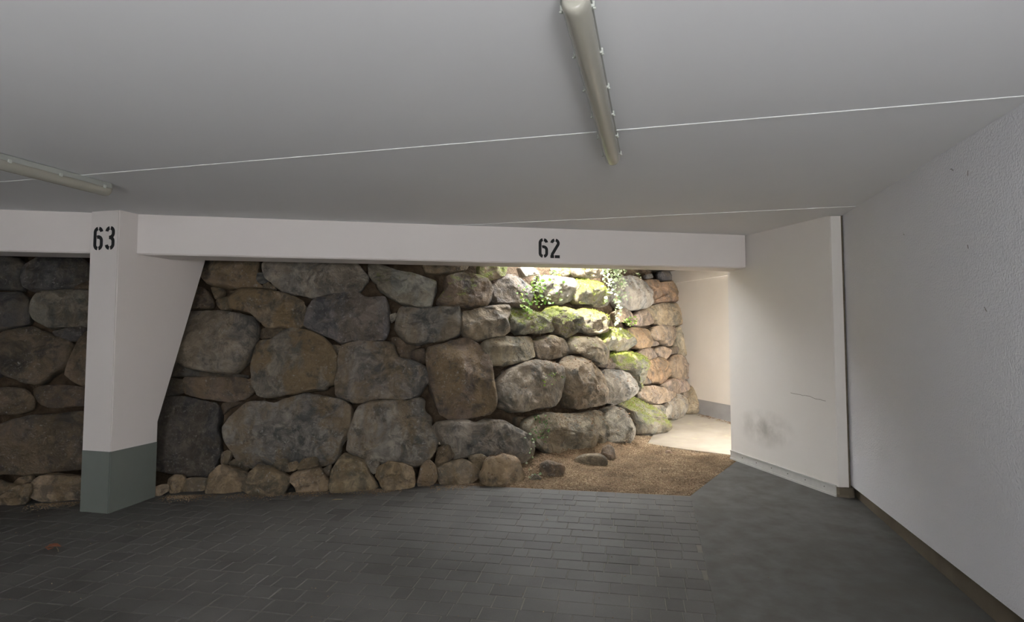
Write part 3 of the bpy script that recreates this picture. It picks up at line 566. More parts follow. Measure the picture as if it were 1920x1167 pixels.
((-5.377,5.359,1.996),-0.134,0.217,'dark',0,0.2,0,[(-0.238,0.148),(0.18,0.167),(0.246,-0.116),(0.03,-0.177),(-0.196,-0.133)]),
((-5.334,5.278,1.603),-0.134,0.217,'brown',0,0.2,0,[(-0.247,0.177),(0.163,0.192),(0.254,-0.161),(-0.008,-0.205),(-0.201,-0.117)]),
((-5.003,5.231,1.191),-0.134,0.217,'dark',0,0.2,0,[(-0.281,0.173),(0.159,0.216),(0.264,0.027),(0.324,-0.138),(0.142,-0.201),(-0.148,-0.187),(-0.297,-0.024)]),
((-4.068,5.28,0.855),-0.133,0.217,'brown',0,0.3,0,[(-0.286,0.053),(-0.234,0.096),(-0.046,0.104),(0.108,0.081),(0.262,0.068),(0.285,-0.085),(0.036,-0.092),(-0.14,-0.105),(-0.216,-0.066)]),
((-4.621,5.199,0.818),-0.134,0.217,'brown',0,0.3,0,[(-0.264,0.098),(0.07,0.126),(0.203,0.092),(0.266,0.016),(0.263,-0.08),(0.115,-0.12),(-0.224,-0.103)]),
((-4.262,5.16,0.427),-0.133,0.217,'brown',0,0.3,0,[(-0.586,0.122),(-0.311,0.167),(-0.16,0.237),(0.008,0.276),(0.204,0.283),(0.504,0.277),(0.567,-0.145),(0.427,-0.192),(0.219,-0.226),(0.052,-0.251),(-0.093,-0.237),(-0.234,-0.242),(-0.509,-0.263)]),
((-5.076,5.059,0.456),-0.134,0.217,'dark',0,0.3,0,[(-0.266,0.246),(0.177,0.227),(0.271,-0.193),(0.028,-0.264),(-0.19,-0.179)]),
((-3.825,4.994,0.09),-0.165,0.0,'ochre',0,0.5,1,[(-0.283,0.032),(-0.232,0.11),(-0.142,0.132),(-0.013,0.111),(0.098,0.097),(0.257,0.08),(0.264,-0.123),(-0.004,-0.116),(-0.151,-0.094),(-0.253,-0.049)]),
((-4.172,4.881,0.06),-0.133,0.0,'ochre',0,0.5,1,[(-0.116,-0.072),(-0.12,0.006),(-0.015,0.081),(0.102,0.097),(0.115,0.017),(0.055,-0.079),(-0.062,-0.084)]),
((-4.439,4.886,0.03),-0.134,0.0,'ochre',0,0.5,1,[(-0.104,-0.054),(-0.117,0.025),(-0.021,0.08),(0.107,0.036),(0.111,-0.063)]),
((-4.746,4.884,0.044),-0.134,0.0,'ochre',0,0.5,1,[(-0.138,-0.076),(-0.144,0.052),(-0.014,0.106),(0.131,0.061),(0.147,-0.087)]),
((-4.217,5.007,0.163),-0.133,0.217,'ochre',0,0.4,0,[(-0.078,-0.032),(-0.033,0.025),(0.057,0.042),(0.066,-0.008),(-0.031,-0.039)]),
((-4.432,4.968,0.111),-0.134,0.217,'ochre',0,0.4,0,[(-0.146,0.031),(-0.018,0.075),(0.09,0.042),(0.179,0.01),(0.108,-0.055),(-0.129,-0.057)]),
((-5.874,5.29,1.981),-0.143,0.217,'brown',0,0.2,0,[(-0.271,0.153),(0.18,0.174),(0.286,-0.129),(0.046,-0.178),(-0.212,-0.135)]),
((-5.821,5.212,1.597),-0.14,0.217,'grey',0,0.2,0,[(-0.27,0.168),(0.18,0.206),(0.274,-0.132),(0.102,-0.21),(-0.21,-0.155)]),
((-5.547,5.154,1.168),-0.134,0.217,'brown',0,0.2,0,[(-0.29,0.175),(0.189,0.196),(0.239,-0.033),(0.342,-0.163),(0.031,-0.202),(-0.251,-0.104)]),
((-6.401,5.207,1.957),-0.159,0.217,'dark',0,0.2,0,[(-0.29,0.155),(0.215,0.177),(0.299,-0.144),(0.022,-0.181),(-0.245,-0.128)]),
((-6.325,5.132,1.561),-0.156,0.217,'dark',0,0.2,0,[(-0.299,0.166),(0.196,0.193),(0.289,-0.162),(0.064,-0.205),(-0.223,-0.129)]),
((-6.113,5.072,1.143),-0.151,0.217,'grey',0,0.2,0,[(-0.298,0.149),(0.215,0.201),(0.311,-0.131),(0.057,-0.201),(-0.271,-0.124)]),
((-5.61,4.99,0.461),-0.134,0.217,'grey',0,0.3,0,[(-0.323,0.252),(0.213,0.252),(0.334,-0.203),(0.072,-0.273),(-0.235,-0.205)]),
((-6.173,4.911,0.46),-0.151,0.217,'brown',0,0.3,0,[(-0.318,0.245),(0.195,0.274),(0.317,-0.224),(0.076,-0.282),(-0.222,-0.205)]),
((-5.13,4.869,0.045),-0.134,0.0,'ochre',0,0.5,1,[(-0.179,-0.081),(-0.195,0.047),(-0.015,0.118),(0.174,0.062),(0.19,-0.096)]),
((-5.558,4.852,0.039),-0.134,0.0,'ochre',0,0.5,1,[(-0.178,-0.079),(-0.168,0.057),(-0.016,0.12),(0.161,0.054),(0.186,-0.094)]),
]
FOOT = [(-8.5, 4.35), (-6.0, 4.75), (-4.3, 4.98), (-3.7, 5.06), (-3.1, 5.2), (-2.1, 5.24), (-1.2, 5.34), (-0.77, 5.4), (-0.2, 5.5), (0.15, 5.72), (0.5, 6.12), (0.9, 6.5), (1.35, 6.85), (1.8, 7.4), (2.3, 8.2), (2.85, 8.95), (3.6, 9.9)]

# ------------------------------------------------------------------ the garage shell
# ceiling: slab with precast panels and pale filler strips between them
bm = bmesh.new()
prism(bm, [(-9.3, -6.4), (rwx(-6.4) + .3, -6.4), (rwx(5.0) + .3, 5.0), (2.62, 6.15), (-9.3, 3.9)], CEIL + .03, CEIL + .28)
ceiling = struct(mobj('ceiling', bm, M['ceiling']), 'grey painted concrete ceiling of wide panels with pale joints', 'ceiling')
J1 = (0.109, 2.881)
J2 = (1.377, 4.818)
def jline(p, x, d=0.0):
    return p[1] - 0.2486 * (x - p[0]) + d
def ceil_panel(lo, hi):
    bm = bmesh.new()
    prism(bm, [(-9.3, lo(-9.3)), (rwx(lo(2.6)) + .02, lo(rwx(lo(2.6)))), (rwx(hi(2.6)) + .02, hi(rwx(hi(2.6)))), (-9.3, hi(-9.3))], CEIL, CEIL + .03)
    mobj('ceiling_panel', bm, M['ceiling'], ceiling)
ceil_panel(lambda x: jline(J1, x, -4.49), lambda x: jline(J1, x, -2.255))
bm = bmesh.new()
prism(bm, [(-9.3, jline(J1, -9.3, -2.235)), (rwx(.2) + .02, jline(J1, rwx(.2), -2.235)), (rwx(2.45) + .02, jline(J1, rwx(2.45), -.006)), (-5.74, 4.335), (-9.3, 3.75)], CEIL, CEIL + .03)
mobj('ceiling_panel', bm, M['ceiling'], ceiling)
bm = bmesh.new()
prism(bm, [(-5.72, 4.35), (rwx(2.45) + .02, jline(J1, rwx(2.45), .008)), (rwx(4.45) + .02, jline(J2, rwx(4.45), -.004)), (-.757, 5.345)], CEIL, CEIL + .03)
mobj('ceiling_panel', bm, M['ceiling'], ceiling)
bm = bmesh.new()
prism(bm, [(-9.3, -6.4), (rwx(-6.4) + .02, -6.4), (rwx(-2.6), jline(J1, rwx(-2.6), -4.51)), (-9.3, jline(J1, -9.3, -4.51))], CEIL, CEIL + .03)
mobj('ceiling_panel', bm, M['ceiling'], ceiling)
bm = bmesh.new()
prism(bm, [(-.74, 5.352), (rwx(4.4) + .02, jline(J2, rwx(4.4), .004)), (2.85, 4.9), (2.45, 5.95)], CEIL, CEIL + .03)
mobj('ceiling_panel', bm, M['ceiling'], ceiling)
for p, w, x0, x1 in ((J1, .015, -5.7, rwx(2.4)), (J2, .006, -.8, rwx(4.42))):
    bm = bmesh.new()
    prism(bm, [(x0, jline(p, x0, -w / 2)), (x1, jline(p, x1, -w / 2)), (x1, jline(p, x1, w / 2)), (x0, jline(p, x0, w / 2))], CEIL - .004, CEIL + .03)
    mobj('joint_strip', bm, M['joint'], ceiling)['label'] = 'pale filler strip in the ceiling joint'

# right wall: stucco insulation board ending above a recessed concrete base
bm = bmesh.new()
prism(bm, [(rwx(-6.4), -6.4), (rwx(5.2), 5.2), (rwx(5.2) + .25, 5.2), (rwx(-6.4) + .25, -6.4)], .165, CEIL + .03)
wall_right = struct(mobj('wall_right', bm, M['stucco']), 'white rough stucco wall along the right side', 'wall')
for yy, zz, ln, an in ((3.051, 2.323, .04, .5), (2.898, 2.26, .02, 1.9), (3.667, 2.074, .010, .3), (2.927, 1.883, .014, 1.2), (2.795, 1.555, .025, .7)):
    bm = bmesh.new()
    q = [(t - .5) * ln for t in (0, .3, .6, 1)]
    tube(bm, [(rwx(yy + a * math.cos(an)) - .0006, yy + a * math.cos(an), zz + a * math.sin(an) + .004 * math.sin(a * 200)) for a in q], .0014, 4)
    mobj('scuff_mark', bm, M['grime'], wall_right)
bm = bmesh.new()
prism(bm, [(rwx(-6.4) + .045, -6.4), (rwx(5.2) + .045, 5.2), (rwx(5.2) + .24, 5.2), (rwx(-6.4) + .24, -6.4)], -.35, .165)
struct(mobj('baseboard_right', bm, M['base']), 'brown concrete base strip under the right stucco wall', 'baseboard')

# walls behind and to the left of the photographer; unseen entrance sized for its daylight
bm = bmesh.new()
prism(bm, [(-9.3, -6.4), (-9.1, -6.4), (-9.1, 6.0), (-9.3, 6.0)], -.4, CEIL + .03)
struct(mobj('wall_left', bm, M['stucco']), 'white wall closing the garage far to the left', 'wall')
bm = bmesh.new()
prism(bm, [(-9.3, -6.6), (-1.15, -6.6), (-1.15, -6.4), (-9.3, -6.4)], -.4, CEIL + .28)
prism(bm, [(-.35, -6.6), (1.6, -6.6), (1.6, -6.4), (-.35, -6.4)], -.4, CEIL + .28)
prism(bm, [(-1.15, -6.6), (-.35, -6.6), (-.35, -6.4), (-1.15, -6.4)], 2.25, CEIL + .28)
prism(bm, [(-1.15, -6.6), (-.35, -6.6), (-.35, -6.4), (-1.15, -6.4)], -.4, -.28)
struct(mobj('wall_entrance', bm, M['stucco']), 'white wall behind the camera with an entrance opened for daylight', 'wall')

# beam
BX0, BX1 = -9.2, 2.40
def beam_y(x):
    return 4.805 + (x + 3.135) * 0.1865
bm = bmesh.new()
TB = .34
pts = [(BX0, beam_y(BX0)), (BX1, beam_y(BX1)), (BX1 - .03, beam_y(BX1) + TB), (BX0 - .03, beam_y(BX0) + TB)]
prism(bm, pts, 2.10, CEIL + .03)
low = [e for e in bm.edges if all(abs(v.co.z - 2.10) < 1e-4 for v in e.verts)]
bmesh.ops.bevel(bm, geom=low, offset=.012, segments=1, affect='EDGES')
beam = struct(mobj('ceiling_beam', bm, M['beam']), 'white painted concrete beam spanning the bay, marked 62', 'beam')

# column fin with a haunch that flares backwards under the beam
CO = (-3.214, 4.627)          # front right edge
CW = .283
def cpt(d, w):
    """d along the fin depth, w to the left of the right face"""
    return (CO[0] + AX[0] * d - PX[0] * w, CO[1] + AX[1] * d - PX[1] * w)
bm = bmesh.new()
prof = [(0, .485), (.44, .485), (.44, .66), (.93, 2.13), (.93, CEIL + .02), (0, CEIL + .02)]
for wv, flip in ((0, 1), (CW, 0)):
    vs = [bm.verts.new((*cpt(d, wv), z)) for d, z in prof]
    if wv == 0:
        ra = vs
    else:
        rb = vs
bm.faces.new(ra)
bm.faces.new(rb[::-1])
for i in range(len(prof)):
    j = (i + 1) % len(prof)
    bm.faces.new((ra[j], ra[i], rb[i], rb[j]))
bmesh.ops.recalc_face_normals(bm, faces=bm.faces)
fe = [e for e in bm.edges if all((Vector((v.co.x, v.co.y)) - Vector(cpt(0, 0))).length < 1e-3 for v in e.verts)]
bmesh.ops.bevel(bm, geom=fe, offset=.009, segments=2, affect='EDGES')
column = struct(mobj('column', bm, M['beam']), 'white fin column with grey-green foot, marked 63', 'column')
bm = bmesh.new()
prism(bm, [cpt(-.001, -.001), cpt(.441, -.001), cpt(.441, CW + .001), cpt(-.001, CW + .001)], -.1, .485)
fe = [e for e in bm.edges if all((Vector((v.co.x, v.co.y)) - Vector(cpt(-.001, -.001))).length < 2e-3 for v in e.verts)]
bmesh.ops.bevel(bm, geom=fe, offset=.009, segments=2, affect='EDGES')
mobj('painted_foot', bm, M['plinth_paint'], column)['label'] = 'grey-green painted foot of the column'

# stencilled numbers
def arc(cx, cy, rx, ry, a0, a1, n=10):
    return [(cx + rx * math.cos(math.radians(a0 + (a1 - a0) * i / n)), cy + ry * math.sin(math.radians(a0 + (a1 - a0) * i / n))) for i in range(n + 1)]
SW = .15
def glyph(ch):
    c, rx, ry = .245, .17, .165
    t, b = 1 - SW / 2 - ry, SW / 2 + ry
    if ch == '6':
        return [arc(c, t, rx, ry, 102, 180) + arc(c, b, rx, ry, 180, 258),
                arc(c, t, rx, ry, 78, 8),
                arc(c, b, rx, ry, 282, 360) + arc(c, .40, rx, ry, 0, 112)]
    if ch == '3':
        return [arc(c, t, rx, ry, 102, 172),
                arc(c, t, rx, ry, 78, 0) + arc(c, .70, rx, .17, 0, -75),
                [(.20, .525), (.31, .525)],
                arc(c, .35, rx, .17, 75, 0) + arc(c, b, rx, ry, 0, -78),
                arc(c, b, rx, ry, -102, -172)]
    return [arc(c, t, rx, ry, 102, 176),
            arc(c, t, rx, ry, 78, -28) + [(.10, .20), (.085, .075)],
            [(.0, .075), (.19, .075)], [(.23, .075), (.49, .075)]]
def number_mark(text, origin, ux, h, parent, label):
    """flat lettering standing 1 mm proud; ux is the plan direction of reading"""
    n = Vector((ux[1], -ux[0], 0)).normalized()
    u = Vector((ux[0], ux[1], 0)).normalized()
    o3 = Vector(origin)
    bm = bmesh.new()
    x0 = 0.0
    for ch in text:
        for path in glyph(ch):
            L, R = [], []
            for i, p in enumerate(path):
                a = Vector(path[max(0, i - 1)])
                b = Vector(path[min(len(path) - 1, i + 1)])
                d = (b - a).normalized()
                q = Vector((-d.y, d.x)) * SW / 2
                L.append(Vector(p) + q)
                R.append(Vector(p) - q)
            def V(p, k):
                return bm.verts.new(o3 + u * (x0 + p.x * h) + Vector((0, 0, p.y * h)) + n * k)
            for k in range(len(path) - 1):
                quad = [L[k], R[k], R[k + 1], L[k + 1]]
                top = [V(p, .0022) for p in quad]
                bot = [V(p, .0002) for p in quad]
                bm.faces.new(top)
                for i in range(4):
                    bm.faces.new((top[i], bot[i], bot[(i + 1) % 4], top[(i + 1) % 4]))
        x0 += h * .61
    bmesh.ops.recalc_face_normals(bm, faces=bm.faces)
    o = mobj('number_marking', bm, M['black_paint'], parent)
    o['label'] = label
bu = Vector((1, .1865)).normalized()
bx = .255
number_mark('62', (bx, beam_y(bx), 2.155), (bu.x, bu.y), .190, beam, 'black stencilled number 62')
p63 = cpt(0, CW - .030)
number_mark('63', (p63[0], p63[1], 2.116), PX, .197, column, 'black stencilled number 63')

# return wall at the right of the opening
GA = -.2858
GD = (math.sin(GA), math.cos(GA))
GN = (math.cos(GA), -math.sin(GA))     # away from the bay
A = (2.723, 4.862)
Bp = (A[0] + GD[0] * 1.36, A[1] + GD[1] * 1.36)
bm = bmesh.new()
prism(bm, [A, Bp, (Bp[0] + GN[0] * .16, Bp[1] + GN[1] * .16), (2.95, 5.05), (2.84, 4.9)], .0, CEIL + .02)
ret = struct(mobj('wall_return', bm, M['panel']), 'white return wall with a smudge beside the opening', 'wall')
bm = bmesh.new()
prism(bm, [(A[0] - .004, A[1] - .004), (A[0] + .004, A[1] - .02), (2.807, 4.832), (2.818, 4.88), (A[0] + .02, A[1] + .03)], .15, CEIL - .006)
mobj('corner_strip', bm, M['panel'], ret)
bm = bmesh.new()
for i in range(22):
    z0 = .15 + i * .104
    d = .004 * random.Random(i).random()
    prism(bm, [(2.806 - d, 4.842), (2.822, 4.836 - d), (2.826, 4.9), (2.81, 4.9)], z0, z0 + .104)
mobj('sealant_joint', bm, M['grime'], ret)['label'] = 'grimy sealant joint in the corner'
bm = bmesh.new()
def gpt(d, off):
    return (A[0] + GD[0] * d - GN[0] * off, A[1] + GD[1] * d - GN[1] * off)
prism(bm, [gpt(-.005, 0), gpt(1.36, 0), gpt(1.36, .012), gpt(-.005, .012)], .018, .085, slope=True)
prism(bm, [gpt(-.005, 0), gpt(1.36, 0), gpt(1.36, .022), gpt(-.005, .022)], .0, .018, slope=True)
prism(bm, [gpt(-.005, 0), gpt(1.36, 0), gpt(1.36, .02), gpt(-.005, .02)], .085, .093, slope=True)
kick = mobj('kick_rail', bm, M['metal'], ret)
kick['label'] = 'metal profile along the foot of the return wall'
for i in range(6):
    bm = bmesh.new()
    x, y = gpt(.12 + i * .21, .013)
    bmesh.ops.create_cone(bm, cap_ends=True, segments=8, radius1=.006, radius2=.004, depth=.005,
                          matrix=Matrix.Translation((x, y, .052 + fl(x, y))) @ Matrix.Rotation(-GA, 4, 'Z') @ Matrix.Rotation(-math.pi / 2, 4, 'Y'))
    mobj('screw', bm, M['screw'], kick)
bm = bmesh.new()
box(bm, (2.77, 4.86, .12), (.11, .10, .05))
prism(bm, [(2.715, 4.855), (2.80, 4.815), (2.85, 4.83), (2.85, 4.92), (2.72, 4.92)], .05, .15)
mobj('corner_shoe', bm, M['base'], ret)
bm = bmesh.new()
rnd = random.Random(4)
cr = [(gpt(.09 + t * .40, .0012), .855 + t * .03 + rnd.uniform(-.006, .006)) for t in [i / 14 for i in range(15)]]
tube(bm, [(p[0], p[1], z) for p, z in cr], .0016, 4)
mobj('crack', bm, M['grime'], ret)['label'] = 'hairline crack across the wall'

# ------------------------------------------------------------------ floors
bm = bmesh.new()
prism(bm, [(paver_edge_x(-6.4), -6.4), (1.516, 4.926), (1.83, 5.36), (2.36, 6.07), (2.55, 6.05), (3.3, 5.6), (rwx(5) + .04, 5.0), (rwx(-6.4) + .06, -6.4)], -.25, 0, slope=True)
struct(mobj('floor_concrete', bm, M['concrete']), 'dark grey concrete strip along the right wall', 'floor')
bm = bmesh.new()
prism(bm, [(-9.1, -6.4), (paver_edge_x(-6.4), -6.4), (1.516, 4.926), (-2.2, 5.66), (-9.1, 4.6)], -.25, -.0032, slope=True)
floor = struct(mobj('floor', bm, M['bed']), 'grey concrete block paving of the parking bay', 'floor')

PA_ = -math.radians(11.5)
PU = (math.cos(PA_), math.sin(PA_))
PV = (-math.sin(PA_), math.cos(PA_))
ROW = .131
LENS = (.095, .16, .19, .225)
def foot_y(x):
    for a, b in zip(FOOT[:-1], FOOT[1:]):
        if a[0] <= x <= b[0]:
            return a[1] + (b[1] - a[1]) * (x - a[0]) / (b[0] - a[0])
    return 4.3
def in_paving(x, y):
    return x < paver_edge_x(y) and y < paver_edge_y(x) and y < foot_y(x) + .1 and x > -8.9 and y > -1.0
def seen(x, y):
    """roughly inside the photograph's frame"""
    q = Vector((x, y, fl(x, y) - 1.442))
    zc = q.y * math.cos(.0531) + q.z * math.sin(.0531)
    if zc < .5:
        return None
    yc = -q.y * math.sin(.0531) + q.z * math.cos(.0531)
    px, py = 960 + 1070.6 * x / zc, 566.5 - 1070.6 * yc / zc
    return (0 < px < 1920 and py < 1160)
rnd = random.Random(11)
pav = []
for r in range(-22, 52):
    v = r * ROW
    u = -10.0 + rnd.random() * .2
    while u < 3.2:
        L = LENS[rnd.choice((0, 1, 1, 2, 2, 2))]
        cu, cv = u + L / 2, v + ROW / 2
        x, y = PU[0] * cu + PV[0] * cv, PU[1] * cu + PV[1] * cv + 1.2
        # cut the last block of a row along the concrete edge
        over = (x + L / 2) - paver_edge_x(y)
        if over > 0 and over < L - .03:
            L2 = L - over
            cu = u + L2 / 2
            x, y = PU[0] * cu + PV[0] * cv, PU[1] * cu + PV[1] * cv + 1.2
            if in_paving(x, y):
                pav.append((x, y, L2))
        elif in_paving(x, y):
            pav.append((x, y, L))
        u += L
def paver_mesh(L):
    bm = bmesh.new()
    hx, hy, c = L / 2 - .0022, ROW / 2 - .0022, .003
    def ring(dx, dy, z):
        return [bm.verts.new((sx * dx, sy * dy, z)) for sx, sy in ((-1, -1), (1, -1), (1, 1), (-1, 1))]
    r0, r1, r2 = ring(hx, hy, -.05), ring(hx, hy, -c), ring(hx - c, hy - c, 0)
    for a, b in ((r0, r1), (r1, r2)):
        for i in range(4):
            bm.faces.new((a[i], a[(i + 1) % 4], b[(i + 1) % 4], b[i]))
    bm.faces.new(r2)
    me = bpy.data.meshes.new('paver')
    bm.to_mesh(me)
    bm.free()
    me.materials.append(M['paver'])
    return me
PM = {}
TILT = (math.atan(.025), -math.atan(.0105))
vis = sorted([p for p in pav if seen(p[0], p[1])], key=lambda p: p[0] ** 2 + p[1] ** 2)
near = vis[:300]
nearset = set(near)
def paver_matrix(p):
    j = random.Random(int(p[0] * 9973 + p[1] * 7919))
    return (Matrix.Translation((p[0], p[1], fl(p[0], p[1]) + j.uniform(-.0015, .0015)))
            @ Matrix.Rotation(TILT[0] + j.uniform(-.004, .004), 4, 'X') @ Matrix.Rotation(TILT[1] + j.uniform(-.004, .004), 4, 'Y')
            @ Matrix.Rotation(PA_ + j.uniform(-.006, .006), 4, 'Z'))
for p in near:
    key = round(p[2], 3)
    if key not in PM:
        PM[key] = paver_mesh(key)
    o = bpy.data.objects.new('paver', PM[key])
    link(o, floor)
    o.matrix_local = paver_matrix(p)
vv, ff = [], []
for p in pav:
    if p in nearset:
        continue
    key = round(p[2], 3)
    if key not in PM:
        PM[key] = paver_mesh(key)
    mm = paver_matrix(p)
    b0 = len(vv)
    vv += [tuple(mm @ v.co) for v in PM[key].vertices]
    ff += [[b0 + i for i in q.vertices] for q in PM[key].polygons]
me = bpy.data.meshes.new('paver_field')
me.from_pydata(vv, [], ff)
o = mobj('paver_field', me, M['paver'], floor)
o['kind'] = 'stuff'

# pale concrete path behind the opening
PATH = [(1.62, 6.91), (2.02, 6.57), (2.43, 6.29), (2.75, 6.0), (5.5, 5.2), (6.0, 8.6), (3.12, 9.6), (2.3, 8.9), (2.0, 7.9)]
bm = bmesh.new()
prism(bm, PATH, -.25, .004, slope=True)
struct(mobj('floor_path', bm, M['path']), 'pale sandy concrete path slab beyond the gravel', 'floor')

# ------------------------------------------------------------------ retaining wall of boulders
BAT = .22
def foot_dist(x, y):
    best, sg = 1e9, 1
    for a, b in zip(FOOT[:-1], FOOT[1:]):
        dx, dy = b[0] - a[0], b[1] - a[1]
        L2 = dx * dx + dy * dy
        t = max(0, min(1, ((x - a[0]) * dx + (y - a[1]) * dy) / L2))
        qx, qy = a[0] + t * dx, a[1] + t * dy
        r = math.hypot(x - qx, y - qy)
        if r < best:
            best = r
            sg = 1 if (-(x - qx) * dy + (y - qy) * dx) > 0 else -1
    return best * sg
# earth the stones are bedded in
fp = []
for a, b in zip(FOOT[:-1], FOOT[1:]):
    n = max(1, int(math.hypot(b[0] - a[0], b[1] - a[1]) / .12))
    for i in range(n):
        fp.append((a[0] + (b[0] - a[0]) * i / n, a[1] + (b[1] - a[1]) * i / n))
fp.append(FOOT[-1])
nrm = []
for i in range(len(fp)):
    a, b = fp[max(0, i - 5)], fp[min(len(fp) - 1, i + 5)]
    d = Vector((b[0] - a[0], b[1] - a[1])).normalized()
    nrm.append(Vector((-d.y, d.x)))
bm = bmesh.new()
NZ = 26
rows = []
for k in range(NZ + 1):
    z = -.3 + k * (3.0 / NZ)
    row = []
    for (x, y), n in zip(fp, nrm):
        dd = .20 + BAT * max(0, z) + .07 * noise.noise(Vector((x * 2.3, y * 2.3, z * 2.3)))
        row.append(bm.verts.new((x + n.x * dd, y + n.y * dd, z)))
    rows.append(row)
for a, b in zip(rows[:-1], rows[1:]):
    for i in range(len(a) - 1):
        bm.faces.new((a[i], a[i + 1], b[i + 1], b[i]))
wall_back = struct(mobj('wall_back', bm, M['earth'], smooth=True), 'dry-laid retaining wall of large limestone boulders', 'wall')

def resample(poly, n):
    """closed Catmull-Rom through the outline, n points of equal spacing"""
    P = [Vector(p) for p in poly]
    out = []
    m = len(P)
    for i in range(m):
        p0, p1, p2, p3 = P[i - 1], P[i], P[(i + 1) % m], P[(i + 2) % m]
        for k in range(8):
            t = k / 8
            cr_ = .5 * ((2 * p1) + (p2 - p0) * t + (2 * p0 - 5 * p1 + 4 * p2 - p3) * t * t + (3 * p1 - p0 - 3 * p2 + p3) * t ** 3)
            out.append(cr_ * .45 + (p1 * (1 - t) + p2 * t) * .55)
    acc = [0.0]
    for i in range(len(out)):
        acc.append(acc[-1] + (out[(i + 1) % len(out)] - out[i]).length)
    res, j = [], 0
    for k in range(n):
        s = acc[-1] * k / n
        while acc[j + 1] < s:
            j += 1
        t = (s - acc[j]) / max(1e-9, acc[j + 1] - acc[j])
        res.append(out[j].lerp(out[(j + 1) % len(out)], t))
    return res

def boulder_mesh(poly, seed, foot, bulge_k=1.0):
    """a boulder with the given outline: bulging, chipped front and a blunt back (local: x right, z up, -y front)"""
    r = random.Random(seed)
    xs = [p[0] for p in poly]
    ys = [p[1] for p in poly]
    w, h = max(xs) - min(xs), max(ys) - min(ys)
    size = min(w, h)
    n = 84 if size > .35 else (52 if size > .15 else 32)
    grow = 1 + min(.05, .012 / max(size, .05))
    ring = [p * grow for p in resample(poly, n)]
    a = cx = cy = 0.0
    for i in range(n):
        p, q = ring[i], ring[(i + 1) % n]
        c = p.x * q.y - q.x * p.y
        a += c
        cx += (p.x + q.x) * c
        cy += (p.y + q.y) * c
    cen = Vector((cx / (3 * a), cy / (3 * a)))
    bulge = min(.17, size * .30) * bulge_k
    back = min(.24, size * .5) + .04
    kk = r.uniform(3.4, 5.2)
    lean = (0.0, 0.0, .28)[foot] + .08
    rgh = 1.9 if foot == 2 else 1.25
    # fracture planes that shave the front
    planes = []
    for _ in range(r.choice((3, 4, 5))):
        an = r.uniform(0, 2 * math.pi)
        planes.append((math.cos(an), math.sin(an), r.uniform(.5, 1.3), r.uniform(.62, .95)))
    NR = 24 if size > .35 else (14 if size > .15 else 8)
    sv = Vector((r.uniform(-50, 50), r.uniform(-50, 50), r.uniform(-50, 50)))
    bm = bmesh.new()
    def vert(d, s, front):
        p = cen + d * s
        rx, ry = d.x * s / max(w, .01) * 2, d.y * s / max(h, .01) * 2
        if front:
            hgt = (1 - s ** kk) ** (1 / kk) if s < 1 else 0
            for (ca, sa, sl, off) in planes:
                hgt = min(hgt, off - sl * (rx * ca + ry * sa) * .55 + .12)
            q = Vector((p.x, p.y, 0)) * (1.0 / max(size, .12))
            rg = 1 - abs(noise.noise(q * 1.9 + sv)) * 2
            hgt += rgh * (.20 * noise.fractal(q * 1.5 + sv, 1.0, 2.0, 4) + .10 * rg * rg) * (1 - s ** 5)
            y = -bulge * hgt
        else:
            y = back * ((1 - s ** 2.2) ** (1 / 2.2) if s < 1 else 0)
        nz = noise.noise(Vector((p.x, y, p.y)) * (7.0) + sv) * .016 + noise.noise(Vector((p.x, y, p.y)) * 17.0 + sv) * .009 + noise.noise(Vector((p.x, y, p.y)) * 41.0 + sv) * .004
        y += lean * h * .5 * max(0.0, ry) ** 1.4
        k = min(1.0, size / .3) * rgh
        f = 1 + nz * k / max(.05, (d.length * max(s, .3)))
        return bm.verts.new((cen.x + (p.x - cen.x) * f, y + (nz * k * (1.4 if front else 0)), cen.y + (p.y - cen.y) * f))
    dirs = [p - cen for p in ring]
    rings = []
    for k in range(1, 5):                       # back, centre to rim
        s = math.sin(k / 5 * math.pi / 2)
        rings.append([vert(d, s, False) for d in dirs])
    for k in range(NR + 1):                     # front, rim to centre
        th_ = k / (NR + 1)
        s = 1 - th_ ** 1.35
        rings.append([vert(d, s, True) for d in dirs])
    for a_, b_ in zip(rings[:-1], rings[1:]):
        for i in range(n):
            bm.faces.new((a_[i], b_[i], b_[(i + 1) % n], a_[(i + 1) % n]))
    cf = vert(Vector((0, 0)), 0.0, True)
    cb = vert(Vector((0, 0)), 0.0, False)
    for i in range(n):
        bm.faces.new((rings[-1][i], cf, rings[-1][(i + 1) % n]))
        bm.faces.new((cb, rings[0][i], rings[0][(i + 1) % n]))
    bmesh.ops.recalc_face_normals(bm, faces=bm.faces)
    me = bpy.data.meshes.new('stone')
    bm.to_mesh(me)
    bm.free()
    return me

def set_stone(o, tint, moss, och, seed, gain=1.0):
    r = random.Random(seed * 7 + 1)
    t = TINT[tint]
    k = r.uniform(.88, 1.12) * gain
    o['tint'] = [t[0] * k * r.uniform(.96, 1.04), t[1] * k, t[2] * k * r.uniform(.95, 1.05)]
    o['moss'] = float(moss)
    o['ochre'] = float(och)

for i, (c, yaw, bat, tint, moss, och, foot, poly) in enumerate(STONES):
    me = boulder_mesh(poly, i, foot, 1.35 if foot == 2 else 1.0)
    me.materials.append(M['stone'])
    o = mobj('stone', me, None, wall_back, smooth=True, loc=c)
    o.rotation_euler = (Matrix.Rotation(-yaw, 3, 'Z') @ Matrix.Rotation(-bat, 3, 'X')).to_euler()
    set_stone(o, tint, moss, och, i, 1.5 if foot == 1 else 1.0)

